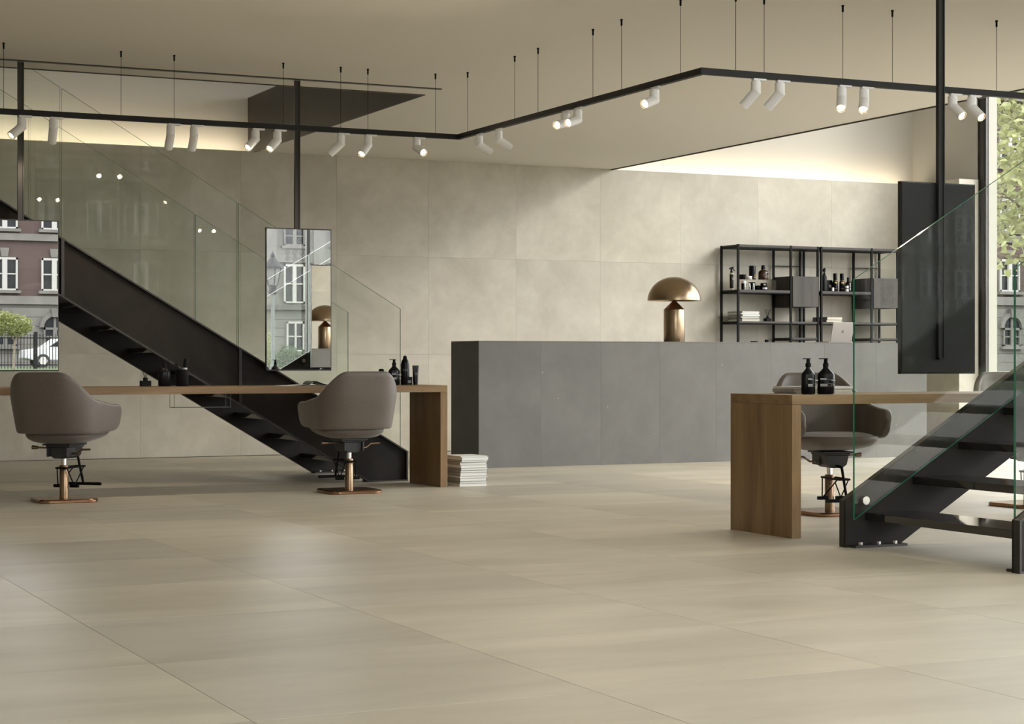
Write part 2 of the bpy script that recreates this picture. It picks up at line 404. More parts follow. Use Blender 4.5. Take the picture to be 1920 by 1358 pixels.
# ---- glazing: right facade and front facade
def glazing(name, axis, c, a0, a1, z1, posts, transom=None):
    w = thing(name, None, None); tag(w, kind='structure')
    def bx(n, mat, u0, u1, t0, t1, z0, zz):
        return box(n, mat, *((t0, t1, u0, u1) if axis == 'y' else (u0, u1, t0, t1)), z0, zz, w)
    edges = [a0] + posts + [a1]
    for e in edges:
        bx('mullion', 'frame_dark', e - 0.03, e + 0.03, c - 0.05, c + 0.01, 0, z1)
    bx('frame', 'frame_dark', a0, a1, c - 0.05, c + 0.01, -0.01, 0.03); bx('frame', 'frame_dark', a0, a1, c - 0.05, c + 0.01, z1 - 0.04, z1)
    for e0, e1 in zip(edges, edges[1:]):
        bx('pane', 'window_glass', e0 + 0.03, e1 - 0.03, c - 0.026, c - 0.014, 0.03, z1 - 0.04)
    return w
g = glazing('window_1', 'y', 13.985, -3.97, 16.90, 5.62, [-0.6, 2.9, 6.4, 9.9, 13.4])
box('frame_strip', 'frame_grey', 13.952, 13.965, 16.84, 16.87, 0, 5.62, g)
glazing('window_2', 'x', -4.04, 0.73, 13.9, 6.5, [2.45, 4.45, 7.45, 10.45, 12.45])

# ================================================================ reception counter
XC0, XC1, YC0, YC1, ZCN = 6.665, 11.47, 14.73, 15.33, 1.10
ct = thing('reception_counter', 'long grey stone-clad reception counter with a shade-darkened end in front of the shelving', 'counter', ((XC0 + XC1) / 2, YC0, 0))
cx = (XC0 + XC1) / 2
for i in range(8):
    x0 = XC0 + 0.6 * i; x1 = x0 + 0.6 if i < 7 else XC1
    o = B().box(-(x1 - x0) / 2 + 0.0006, (x1 - x0) / 2 - 0.0006, 0, 0.02, 0, ZCN - 0.004).build('front_panel', 'counter_stone', ct)
    o.location = ((x0 + x1) / 2 - cx, 0, 0)
e = box('end_panel', 'counter_stone_shade', XC0 - cx, XC0 + 0.02 - cx, 0.021, 0.6, 0, ZCN - 0.004, ct)
e = box('end_panel', 'counter_stone_shade', XC1 - 0.02 - cx, XC1 - cx, 0.021, 0.6, 0, ZCN - 0.004, ct)
box('worktop', 'counter_stone', XC0 - cx, XC1 - cx, 0.0, 0.6, ZCN - 0.003, ZCN + 0.006, ct)
box('carcass', 'counter_stone_shade', XC0 + 0.03 - cx, XC1 - 0.03 - cx, 0.025, 0.56, 0.0, ZCN - 0.01, ct)

# ================================================================ desks
def desk(name, label, x0, x1, y0, y1, legs):
    d = thing(name, label, 'desk', ((x0 + x1) / 2, (y0 + y1) / 2, 0)); c = d.location
    b = B().box(x0 - c.x, x1 - c.x, y0 - c.y, y1 - c.y, 0.70, 0.75).build('table_top', 'oak_along', d, bevel=0.0015)
    for a in legs:
        B().box(a - c.x, a + 0.056 - c.x, y0 - c.y, y1 - c.y, 0, 0.6992).build('side_leg', 'oak_upright', d, bevel=0.0015)
    return d
dL = desk('oak_desk', 'long oak styling desk under the hanging mirrors, beside the magazine pile', 0.40, 5.457, 12.62, 13.22, [0.40, 5.401])
desk('oak_desk', 'long oak styling desk carrying two black pump bottles, beside the glass staircase', 5.49, 10.2, 8.167, 8.77, [5.49, 10.144])
# wire tray screwed under the left desk
tr = dL; oX, oY = 3.68 - dL.location.x, 12.9 - dL.location.y
TM = Matrix.Translation((oX, oY, 0.6))
for yy in (-0.02, 0.10):
    B().at(TM).path([(-0.205, yy, 0.099), (-0.205, yy, 0.0), (0.205, yy, 0), (0.205, yy, 0.099)], 0.0022, 6).build('tray_wire', 'acrylic_edge', dL)
for q in (-0.205, 0.205): B().at(TM).tube((q, -0.02, 0), (q, 0.10, 0), 0.0022, 6).build('tray_wire', 'acrylic_edge', dL)

# ================================================================ staircases
SLOPE = 0.172 / 0.29
def inset(poly, d):
    n = len(poly); out = []
    area = sum(poly[i][0] * poly[(i + 1) % n][1] - poly[(i + 1) % n][0] * poly[i][1] for i in range(n))
    sg = 1 if area > 0 else -1
    for i in range(n):
        p0, p1, p2 = Vector(poly[i - 1]), Vector(poly[i]), Vector(poly[(i + 1) % n])
        e1 = (p1 - p0).normalized(); e2 = (p2 - p1).normalized()
        n1 = Vector((-e1.y, e1.x)) * sg; n2 = Vector((-e2.y, e2.x)) * sg
        m = (n1 + n2) / (1 + n1.dot(n2)); out.append(tuple(p1 + m * d))
    return out
def staircase(name, label, x_end, sgn, y_near, width, steps, stop_s):
    """x = x_end + sgn*s; y_near, y_near+width are the inner faces of the stringers"""
    st = thing(name, label, 'staircase', (x_end, y_near + width / 2, 0))
    X = lambda s: sgn * s
    up = lambda s: 0.232 + SLOPE * s
    lo = lambda s: max(0.0, SLOPE * (s - 0.325))
    seams = [0, 1.343, 2.657, 3.97, 5.284]
    seams = [s for s in seams if s < stop_s - 0.3] + [stop_s]
    for side in (-1, 1):
        yi = side * width / 2
        for k, (s0, s1) in enumerate(zip(seams, seams[1:])):
            poly = [(X(s0), lo(s0)), (X(s0), up(s0)), (X(s1), up(s1)), (X(s1), lo(s1))]
            if k == 0: poly.insert(0, (X(0.325), 0))
            web = B().prism(poly, yi, yi + side * 0.012).build('stringer', 'stair_steel', st)
            ins = inset(poly, 0.011); rim = B(); n = len(poly)
            ya, yb = yi + side * 0.012, yi + side * 0.052
            for i in range(n):
                j = (i + 1) % n
                a, b_, c, d = poly[i], poly[j], ins[j], ins[i]
                rim.add([(q[0], yy, q[1]) for yy in (ya, yb) for q in (a, b_, c, d)],
                        [(0, 1, 2, 3), (7, 6, 5, 4), (0, 4, 5, 1), (1, 5, 6, 2), (2, 6, 7, 3), (3, 7, 4, 0)])
            o = rim.build('flange', 'stair_flange', web)
        foot = B().box(min(X(0.02), X(0.335)), max(X(0.02), X(0.335)), min(yi, yi - side * 0.06), max(yi, yi - side * 0.06), 0, 0.012).build('foot_plate', 'stair_flange', st)
        for q in (0.07, 0.18, 0.28):
            B().tube((X(q), yi - side * 0.03, 0.012), (X(q), yi - side * 0.03, 0.026), 0.012, 6).build('bolt', 'steel_bright', foot)
        # glass panels on the inside of the stringer
        yg = yi - side * 0.022
        for k, (s0, s1) in enumerate(zip(seams, seams[1:])):
            a = s0 + (0.035 if k == 0 else 0.006); b_ = s1 - 0.006
            gb = lambda s: 0.232 + SLOPE * s - 0.115; gt = lambda s: 1.335 + SLOPE * (s - 0.035)
            poly = [(X(a), gb(a)), (X(b_), gb(b_)), (X(b_), gt(b_)), (X(a), gt(a))]
            pn = B().mat(0).prism(poly, yg - 0.007, yg + 0.007, edge=1).build('glass_panel', ['glass', 'glass_edge'], st)
            for q in (a + 0.06, b_ - 0.06):
                z = up(q) - 0.055
                B().tube((X(q), yg - side * 0.008, z), (X(q), yg - side * 0.022, z), 0.021, 16).build('clamp_button', 'steel_bright', pn, smooth=40)
                B().tube((X(q), yg + side * 0.007, z), (X(q), yi, z), 0.015, 12).build('spacer', 'steel_bright', pn, smooth=40)
    tread = None
    for k in range(steps):
        s = 0.12 + 0.29 * k; z = 0.170 + 0.172 * k
        if tread is None:
            a, b_ = sorted((X(0), X(0.315)))
            tread = B().box(a, b_, -width / 2 + 0.002, width / 2 - 0.002, -0.038, 0).build('tread', 'tread_steel', st, bevel=0.002); o = tread
        else:
            o = tread.copy(); COL.objects.link(o)
        o.location = (X(s), 0, z)
    return st
staircase('metal_staircase', 'dark steel staircase with glass railing rising behind the hanging mirrors', 5.463, -1, 13.455, 1.21, 20, 6.2)
staircase('metal_staircase', 'dark steel staircase with green-edged glass railing next to the oak desk with pump bottles', 5.472, 1, 6.436, 1.235, 20, 6.2)

# ================================================================ hanging mirrors
rail = tag(box('ceiling_rail', 'post_steel', -1.5, 5.59, 13.03, 13.07, 2.993, 3.0), 'slim dark rail fixed to the ceiling above the hanging mirrors', 'rail')
def hanging_mirror(label, x, y, facing, ztop=1.903, zbot=0.858, group=None):
    m = thing('hanging_mirror', label, 'mirror', (x, y, zbot), 0 if facing < 0 else PI, group)
    h = ztop - zbot; w = 0.251
    B().box(-w + 0.004, w - 0.004, -0.006, 0.0, 0.010, h - 0.008).build('mirror_glass', 'mirror', m)
    fr = B()
    fr.box(-w, -w + 0.004, -0.008, 0.02, 0, h).box(w - 0.004, w, -0.008, 0.02, 0, h).box(-w, w, -0.008, 0.02, h - 0.007, h).box(-w, w, -0.008, 0.02, 0, 0.009)
    fr.build('frame', 'mirror_frame', m)
    B().box(-w + 0.004, w - 0.004, 0.0, 0.024, 0.009, h - 0.007).build('back_panel', 'panel_back', m)
    top = (2.993 if facing < 0 else 3.0) - zbot
    low = 0.08
    ps = B().box(-0.021, -0.013, 0.025, 0.05, low, top).box(0.013, 0.021, 0.025, 0.05, low, top).box(-0.013, 0.013, 0.032, 0.044, low + 0.01, top).box(-0.021, 0.021, 0.025, 0.05, low, low + 0.01)
    ps.build('hanging_post', 'post_steel' if facing < 0 else 'panel_back', m)
    return m
hanging_mirror('frameless hanging mirror on a dark post above the desk, nearest the grey counter', 4.453, 13.05, -1)
hanging_mirror('hanging mirror on a dark post above the brown chair furthest from the magazine pile', 2.450, 13.05, -1)
hanging_mirror('dark back of a hanging mirror above the oak desk with the pump bottles', 6.475, 8.235, 1)

# ================================================================ track lights
ZT0, ZT1 = 2.535, 2.571
trk = thing('suspended_track', 'angled black lighting track hung from the ceiling on thin wires', 'lighting track', (5.44, 12.38, ZT0))
T0 = trk.location.copy()
hw = 0.017
def seg(x0, x1, y0, y1): return box('track_profile', 'track_black', x0 - T0.x, x1 - T0.x, y0 - T0.y, y1 - T0.y, 0, ZT1 - ZT0, trk, bevel=0.001)
seg(0.2, 5.44 + hw, 12.38 - hw, 12.38 + hw); seg(5.44 - hw, 5.44 + hw, 8.985 + hw, 12.38 - hw); seg(5.44 - hw, 11.6, 8.985 - hw, 8.985 + hw)
wires = [(x, 12.38) for x in (0.95, 1.37, 2.209, 2.978, 3.34, 4.112, 4.535, 4.739, 5.259)] + \
        [(5.44, y) for y in (12.216, 11.431, 11.072, 10.295, 9.925, 9.224)] + [(x, 8.985) for x in (5.66, 5.85, 6.391, 6.745, 7.521, 8.4, 9.0)]
wm = B().tube((0, 0, 0), (0, 0, ZC - ZT1 - 0.02), 0.0017, 6).build('suspension_wire', 'black_metal', trk); wm_d = wm.data
fm = B().lathe([(0.0045, 0), (0.006, 0.004), (0.006, 0.03), (0.0085, 0.034), (0.0085, 0.04)], 10).build('ceiling_fixing', 'black_metal', wm); fm_d = fm.data
bpy.data.objects.remove(fm); bpy.data.objects.remove(wm)
for x, y in wires:
    o = piece('suspension_wire', wm_d, trk, (x - T0.x, y - T0.y, ZT1 - ZT0)); piece('ceiling_fixing', fm_d, o, (0, 0, ZC - ZT1 - 0.04))
SPOTS = {}
def spot(x, y, along, dvec, lab, grp, watts=3, cone=105):
    """along: 'x' or 'y' run; dvec = (right, down, towards the camera) aim seen from the photograph's side"""
    d = (RT * dvec[0] - UP * dvec[1] - FW * dvec[2]).normalized()
    s = thing('track_spotlight', lab, 'spotlight', (x, y, ZT0), 0, grp)
    a = B()
    if along == 'x': a.box(-0.02, 0.065, -0.014, 0.014, -0.012, 0)
    else: a.box(-0.014, 0.014, -0.065, 0.02, -0.012, 0)
    a.build('adapter', 'spot_white', s, bevel=0.002)
    j = Vector((0, 0, -0.075))
    B().tube((0, 0, -0.012), (0, 0, -0.018), 0.022, 20).tube((0, 0, -0.018), j + Vector((0, 0, -0.004)), 0.0285, 24).build('stem', 'spot_white', s, smooth=40)
    q = d.to_track_quat('Z', 'Y')
    R0 = Matrix.Translation(j) @ q.to_matrix().to_4x4()
    hd = B().at(R0).lathe([(0.0001, -0.022), (0.020, -0.020), (0.0285, -0.012), (0.0285, 0.0), (0.0285, 0.108), (0.0265, 0.108), (0.0255, 0.100), (0.024, 0.098)], 28, caps=False).build('head', 'spot_white', s, smooth=40)
    B().at(R0).lathe([(0.0268, 0.108), (0.0195, 0.1015), (0.0180, 0.1015), (0.0180, 0.0975)], 28, caps=False).build('rim', 'spot_rim', hd, smooth=40)
    B().at(R0).lathe([(0.0001, 0.100), (0.0182, 0.100)], 24).build('lens', 'spot_lens', hd)
    ld = bpy.data.lights.new('spot_beam', 'SPOT'); ld.energy = watts; ld.color = (1, 0.84, 0.62); ld.spot_size = math.radians(cone); ld.spot_blend = 1.0; ld.shadow_soft_size = 0.015
    lo = bpy.data.objects.new('spot_beam', ld); COL.objects.link(lo); lo.parent = s
    lo.location = j + d * 0.112; lo.rotation_euler = d.to_track_quat('-Z', 'Y').to_euler()
    return s
def xa(px, y): return ony(px, 250, y).x
def ya(px, x): return onx(px, 250, x).y
L1 = 'white track spotlight with lit lens, one of the pair before the dark stairwell edge'
L2 = 'white track spotlight turned to the wall, one of the pair between both mirror posts'
for px, dv, l, gname in [(41, (-0.60, 0.70, 0.62), 'white track spotlight with lit lens beside the post of the outer mirror', None), (100, (-0.22, 0.80, -0.55), 'white track spotlight turned to the wall, next to the outer mirror post', None),
                     (320, (-0.25, 0.80, -0.55), L2, 'turned spots over the mirrors'), (364, (-0.25, 0.80, -0.55), L2, 'turned spots over the mirrors'),
                     (479, (-0.48, 0.72, 0.70), L1, 'lit spots over the mirrors'), (520, (-0.48, 0.72, 0.70), L1, 'lit spots over the mirrors'),
                     (639, (-0.85, 0.78, 0.0), 'white track spotlight swung sideways with its lens hidden, past the mirror post', None),
                     (690, (-0.42, 0.75, 0.68), 'white track spotlight with lit lens between the sideways spotlight and the track corner', None),
                     (781, (0.52, 0.42, 0.75), 'white track spotlight with glaring lens, last before the inner corner of the black track', None)]:
    spot(xa(px, 12.38), 12.38, 'x', dv, l, gname, 8 if dv[2] <= 0 else 3)
L3 = 'white track spotlight aimed at the counter, on the slanting run of the black track'
L4 = 'white track spotlight with glaring lens, one of a close pair on the slanting run'
for px, dv, l, gname in [(898, (0.80, 0.50, -0.45), L3, 'spots aimed at the counter'), (934.5, (0.80, 0.50, -0.45), L3, 'spots aimed at the counter'),
                     (1060, (-0.60, 0.28, 0.85), L4, 'glaring pair'), (1083, (-0.62, 0.30, 0.72), L4, 'glaring pair'),
                     (1227, (-0.62, 0.33, 0.72), 'white track spotlight with glaring lens, alone before the outer corner of the track', None)]:
    spot(5.44, ya(px, 5.44), 'y', dv, l, gname, 34 if l == L3 else 9, 80 if l == L3 else 105)
L5 = 'white track spotlight turned to the wall, just past the outer track corner'
L6 = 'white track spotlight pointing steeply down with lit lens, above the pump bottles'
L7 = 'white track spotlight leaning towards the window wall, beside the dark post over the desk'
for px, dv, l, gname in [(1417, (-0.62, 0.72, -0.35), L5, 'turned spots by the outer corner'), (1462, (-0.62, 0.72, -0.35), L5, 'turned spots by the outer corner'),
                     (1578, (-0.18, 0.72, 0.75), L6, 'steep spots over the desk'), (1620, (-0.20, 0.72, 0.75), L6, 'steep spots over the desk'),
                     (1786, (0.42, 0.68, 0.68), L7, 'spots by the dark post'), (1822, (0.42, 0.68, 0.68), L7, 'spots by the dark post')]:
    spot(xa(px, 8.985), 8.985, 'x', dv, l, gname, 9)

# ================================================================ styling chairs
def smooth01(t): t = max(0, min(1, t)); return t * t * (3 - 2 * t)
def chair_shell():
    Wd, D, y0, yf, n = 0.272, 0.225, -0.05, 0.282, 3.2
    half = []
    for i in range(15):
        f = PI / 2 * i / 14
        half.append((Wd * math.sin(f) ** (2 / n), y0 - D * math.cos(f) ** (2 / n)))
    for i in range(1, 10): half.append((Wd + 0.012 * math.sin(PI * i / 9), y0 + (yf - y0) * i / 9))
    L = [0]
    for a, b in zip(half, half[1:]): L.append(L[-1] + math.hypot(b[0] - a[0], b[1] - a[1]))
    T = L[-1]; nv = 9
    cols = []
    for (x, y), l in zip(half, L):
        back = 1 - smooth01((l - 0.145) / 0.225)
        zt = 0.645 + (0.860 - 0.645) * back + 0.035 * (1 - smooth01((l - 0.34) / 0.28)) * (1 - back)
        zb = 0.452 + 0.012 * smooth01((l - 0.4) / 0.3)
        t = T - l; r = 0.10
        if t < r: e = math.sqrt(max(0.0, 1 - ((r - t) / r) ** 2)); e = 0.22 + 0.78 * e
        else: e = 1
        zm = (zt + zb) / 2; hh = (zt - zb) / 2 * e
        col = []
        for k in range(nv):
            z = zm - hh + 2 * hh * k / (nv - 1)
            u = (z - 0.44) / 0.42
            sx = 0.84 + 0.16 * min(1, u * 1.6) ** 0.8 if u > 0 else 0.84
            sx += 0.10 * (1 - back) * (1 - u) * 0.8
            lean = -0.055 * u * back
            rnd = 0
            if k == nv - 1: rnd = 0
            col.append((x * sx, y * (0.86 + 0.14 * min(1, max(u, 0) * 1.8)) + lean, z))
        cols.append(col)
    full = [[(-p[0], p[1], p[2]) for p in c] for c in reversed(cols[1:])] + cols
    # round the top corners of the back
    vs = [p for c in full for p in c]; fs = []
    for i in range(len(full) - 1):
        for k in range(nv - 1): fs.append((i * nv + k, (i + 1) * nv + k, (i + 1) * nv + k + 1, i * nv + k + 1))
    return vs, fs
def make_chair(label):
    c = thing('styling_chair', label, 'chair')
    b = B(); b.add(*chair_shell())
    sh = b.build('shell', 'chair_fabric', c, smooth=80)
    so = sh.modifiers.new('solid', 'SOLIDIFY'); so.thickness = 0.044; so.offset = 0
    su = sh.modifiers.new('sub', 'SUBSURF'); su.levels = 2; su.render_levels = 2
    # seat pad
    n, m = 40, 12; vs = []; fs = []
    for i in range(m + 1):
        a = -PI / 2 + PI * i / m
        ca = max(math.cos(a), 0) ** 0.55; sa = math.sin(a)
        for j in range(n):
            t = 2 * PI * j / n
            ct_, st_ = math.cos(t), math.sin(t)
            x = 0.238 * ca * math.copysign(abs(ct_) ** 0.62, ct_); y = 0.055 + 0.265 * ca * math.copysign(abs(st_) ** 0.62, st_)
            z = 0.445 + (0.066 if sa < 0 else 0.055) * sa + 0.022 * smooth01((y + 0.1) / 0.35) * (1 if sa < 0.3 else 0.3)
            vs.append((x, y, z))
    for i in range(m):
        for j in range(n): fs.append((i * n + j, i * n + (j + 1) % n, (i + 1) * n + (j + 1) % n, (i + 1) * n + j))
    B().add(vs, fs).build('seat', 'chair_fabric', c, smooth=80)
    # mechanism
    mech = B().box(-0.10, 0.10, -0.11, 0.13, 0.372, 0.384).box(-0.085, 0.085, -0.09, 0.12, 0.360, 0.372)
    mech.prism([(-0.075, 0.36), (0.075, 0.36), (0.062, 0.305), (0.035, 0.285), (-0.035, 0.285), (-0.062, 0.305)], -0.075, 0.12)
    mech.box(-0.075, -0.062, -0.10, 0.02, 0.298, 0.36).box(0.062, 0.075, -0.10, 0.02, 0.298, 0.36)
    mech.build('mechanism', 'mech_black', c, bevel=0.003)
    B().tube((-0.07, -0.02, 0.352), (-0.185, -0.03, 0.355), 0.006, 10).tube((-0.175, -0.03, 0.355), (-0.215, -0.032, 0.356), 0.011, 12, 0.014).build('recline_knob', 'bronze', c, smooth=40)
    B().path([(0.07, -0.03, 0.318), (0.115, -0.035, 0.318), (0.15, -0.04, 0.345), (0.215, -0.045, 0.347)], 0.0065, 8).build('height_lever', 'bronze', c, smooth=50)
    B().tube((0, 0, 0.20), (0, 0, 0.29), 0.0175, 20).build('piston', 'chrome', c, smooth=40)
    B().lathe([(0.029, 0.018), (0.029, 0.236), (0.026, 0.240), (0.019, 0.240)], 28).build('column', 'bronze', c, smooth=40)
    # base plate: rounded square
    ro = []; w, r = 0.196, 0.075
    for qx, qy, a0 in ((1, 1, 0), (-1, 1, 90), (-1, -1, 180), (1, -1, 270)):
        for i in range(7):
            a = math.radians(a0 + 15 * i); ro.append((qx * (w - r) + r * math.cos(a), qy * (w - r) + r * math.sin(a)))
    k = len(ro); vs = []
    for s_, z in ((0.985, 0), (1, 0.004), (1, 0.017), (0.97, 0.024)): vs += [(p[0] * s_, p[1] * s_, z) for p in ro]
    fs = [tuple(reversed(range(k))), tuple(range(3 * k, 4 * k))]
    for l in range(3):
        for i in range(k): fs.append((l * k + i, l * k + (i + 1) % k, (l + 1) * k + (i + 1) % k, (l + 1) * k + i))
    B().add(vs, fs).build('base_plate', 'copper', c, smooth=30)
    # footrest
    f = B().path([(0, 0.09, 0.30), (0, 0.19, 0.292), (0, 0.27, 0.10)], 0.0085, 10)
    f.path([(-0.035, -0.045, 0.222), (-0.035, 0.225, 0.222)], 0.0065, 8).path([(0.035, -0.045, 0.222), (0.035, 0.225, 0.222)], 0.0065, 8)
    f.path([(-0.035, 0.225, 0.222), (0.035, 0.225, 0.222)], 0.0065, 8).path([(-0.035, -0.045, 0.222), (0.035, -0.045, 0.222)], 0.0065, 8)
    ft = f.build('footrest', 'black_metal', c, smooth=50)
    B().tube((-0.13, 0.27, 0.10), (0.13, 0.27, 0.10), 0.0105, 12).build('foot_bar', 'black_metal', ft, smooth=40)
    for sx in (-1, 1):
        B().tube((sx * 0.035, -0.03, 0.222), (sx * 0.06, 0.03, 0.10), 0.004, 8).tube((sx * 0.035, 0.21, 0.222), (sx * 0.06, 0.03, 0.10), 0.004, 8).tube((sx * 0.028, 0.03, 0.10), (sx * 0.09, 0.03, 0.10), 0.011, 12).build('strut', 'black_metal', ft, smooth=40)
    return c
chair0 = make_chair('brown upholstered swivel chair beside the oak desk, between the two mirrors and the left stair reflection')
def put_chair(c, x, y, heading, label):
    c.location = (x, y, 0); c.rotation_euler = (0, 0, -math.radians(heading)); c['label'] = label
    c['group'] = 'upholstered styling chairs'
    for ch in c.children:
        if ch.name.startswith('base_plate'): ch.rotation_euler = (0, 0, math.radians(heading))
put_chair(chair0, 2.61, 12.43, 40, 'brown upholstered swivel chair turned towards the reed diffuser on the oak desk')
put_chair(copy_tree(chair0), 4.605, 12.40, -1, 'brown upholstered swivel chair at the oak desk, hiding part of the tall black bottles')
put_chair(copy_tree(chair0), 6.59, 9.40, 193, 'brown upholstered swivel chair facing the oak desk behind the two pump bottles')
put_chair(copy_tree(chair0), 8.09, 9.36, 193, 'brown upholstered swivel chair seen through the staircase, beside the window')

# ================================================================ mushroom lamp
lx, ly = 8.79, 15.02
lamp = thing('table_lamp', 'brass mushroom table lamp with a domed shade on the grey counter', 'lamp', (lx, ly, ZCN + 0.006))
B().lathe([(0.0965, 0), (0.098, 0.004), (0.098, 0.298), (0.0965, 0.302), (0.0965, 0.302)], 48).build('base', 'lamp_gold', lamp, smooth=40)
B().lathe([(0.0965, 0.303), (0.006, 0.392), (0.006, 0.42)], 48).build('cone', 'lamp_cone', lamp, smooth=40)
dome = [(0.249 * math.cos(a), 0.385 + 0.222 * math.sin(a)) for a in [PI / 2 * i / 20 for i in range(20)]] + [(0.0001, 0.607)]
inner = [(0.0001, 0.60)] + [(0.243 * math.cos(a), 0.385 + 0.216 * math.sin(a)) for a in [PI / 2 * i / 16 for i in reversed(range(16))]]
B().lathe(dome + inner + [dome[0]], 64, caps=False).build('shade', 'lamp_gold', lamp, smooth=50)
B().ball((0.0, -0.099, 0.018), 0.004, 8, 6).build('switch', 'black_metal', lamp)

# ================================================================ laptop
lap = thing('laptop', 'open silver laptop seen from behind on the grey counter', 'laptop', (10.66, 15.02, ZCN + 0.006), math.radians(4))
B().box(-0.15, 0.15, 0, 0.21, 0, 0.012).build('keyboard_base', 'laptop_alu', lap, bevel=0.003)
tilt = Matrix.Translation((0, 0.004, 0.006)) @ Matrix.Rotation(math.radians(14), 4, 'X')
lid = B().at(tilt).box(-0.132, 0.132, -0.007, 0, 0, 0.200).build('lid', 'laptop_alu', lap, bevel=0.003)
ap = []
for i in range(28):
    a = 2 * PI * i / 28
    r = 0.0145 * (1 + 0.05 * math.cos(2 * a)) * (1 - 0.16 * max(0, math.sin(a)) ** 8 - 0.10 * max(0, -math.sin(a)) ** 10)
    if abs(a - 0.25) < 0.36: r *= 0.80
    ap.append((r * math.cos(a), 0.108 + r * 1.08 * math.sin(a)))
lg = B().at(tilt).prism(ap, -0.0082, -0.0071)
lg.prism([(0.0, 0.1245), (0.004, 0.1255), (0.007, 0.130), (0.0065, 0.1335), (0.002, 0.131)], -0.0082, -0.0071)
lg.build('logo', 'laptop_mark', lid)

# ================================================================ shelving
XS, YS0, YS1 = 10.94, 17.325, 17.69
def shelf_unit(x0, label):
    u = thing('shelving_unit', label, 'shelf', (x0, YS0, 0)); dp = YS1 - YS0
    xs = (0, 0.695, 1.065); H = 2.208; p = 0.011
    for x in xs:
        for y in (0, dp - 0.022):
            xx = min(max(x, 0.011), 1.065 - 0.011) if x in (0, 1.065) else x
            B().box(xx - p, xx + p, y, y + 0.022, 0, H).build('upright', 'black_metal', u)
    def bar(n, *a): return B().box(*a).build(n, 'black_metal', u)
    # shelf boards with black frame
    def board(xa, xb, z, th=0.028):
        o = B().box(xa + 0.012, xb - 0.012, 0.004, dp - 0.006, z - th, z).build('shelf_board', 'smoked_oak_along', u)
        bar('shelf_frame', xa + 0.006, xb - 0.006, 0.008, dp - 0.01, z - th - 0.010, z - th)
    board(0, 1.065, 2.206, 0.026)
    board(0, 0.695, 1.712); board(0, 1.065, 1.367, 0.020); board(0.695, 1.065, 1.190, 0.020); board(0, 0.695, 1.022); board(0, 1.065, 0.62); board(0, 1.065, 0.12)
    for z in (2.19, 1.70, 1.36): bar('side_bar', 0.004, 0.018, 0.02, dp - 0.02, z - 0.02, z)
    bar('back_bar', 0.70, 1.06, dp - 0.016, dp - 0.006, 1.995, 2.005)
    cb = B().box(0.708, 1.056, 0.02, dp - 0.004, 1.530, 1.872).build('cabinet', 'smoked_oak', u)
    B().box(0.714, 1.054, -0.004, 0.018, 1.534, 1.870).build('cabinet_door', 'smoked_oak_along' if False else 'smoked_oak', cb)
    return u
shelf_unit(XS, 'black metal shelving unit with dark wood boards holding the spray bottle and cosmetics')
shelf_unit(XS + 1.09, 'black metal shelving unit with dark wood boards, half behind the glass railing')

# ---- things on the shelves
Z2, Z3 = 1.713, 1.368
def lathe_thing(name, label, cat, x, y, z, parts, group=None, rz=0):
    t = thing(name, label, cat, (x, y, z), rz, group)
    for pn, prof, mat in parts: B().lathe(prof, 24).build(pn, mat, t, smooth=40)
    return t
def sx(px, y): return ony(px, 560, y).x
def label_on(t, r, z, w, h, mat, name='print', ang=-PI / 2 - 0.35):
    """curved print patch on a round body"""
    a = w / r / 2; b = B(); vs = []; fs = []
    for i in range(7):
        q = ang - a + 2 * a * i / 6
        for zz in (z - h / 2, z + h / 2): vs.append(((r + 0.0006) * math.cos(q), (r + 0.0006) * math.sin(q), zz))
    for i in range(6): fs.append((2 * i, 2 * i + 2, 2 * i + 3, 2 * i + 1))
    return b.add(vs, fs).build(name, mat, t)
def flat_print(t, x0, x1, z0, z1, y, mat, name='print'): return B().box(x0, x1, y - 0.0006, y, z0, z1).build(name, mat, t)
# spray bottle
s1 = thing('spray_bottle', 'pale spray bottle with a black trigger on the upper shelf board', 'bottle', (sx(1371.5, 17.42), 17.42, Z2))
B().lathe([(0.026, 0), (0.027, 0.004), (0.027, 0.165), (0.020, 0.178), (0.011, 0.184), (0.011, 0.190)], 24).build('body', 'pale_bottle', s1, smooth=40)
label_on(s1, 0.027, 0.09, 0.045, 0.15, 'black_bottle'); label_on(s1, 0.0275, 0.10, 0.004, 0.11, 'print_grey'); label_on(s1, 0.0278, 0.12, 0.007, 0.03, 'print_white', ang=-PI / 2 + 0.05)
B().lathe([(0.013, 0.184), (0.013, 0.205), (0.009, 0.210), (0.009, 0.222)], 16).build('collar', 'black_bottle', s1, smooth=40)
B().prism([(-0.024, 0.222), (-0.026, 0.234), (0.0, 0.248), (0.026, 0.252), (0.028, 0.243), (0.012, 0.236), (0.012, 0.222)], -0.008, 0.008).prism([(0.012, 0.240), (0.018, 0.240), (0.042, 0.206), (0.037, 0.203)], -0.005, 0.005).build('trigger', 'black_bottle', s1)
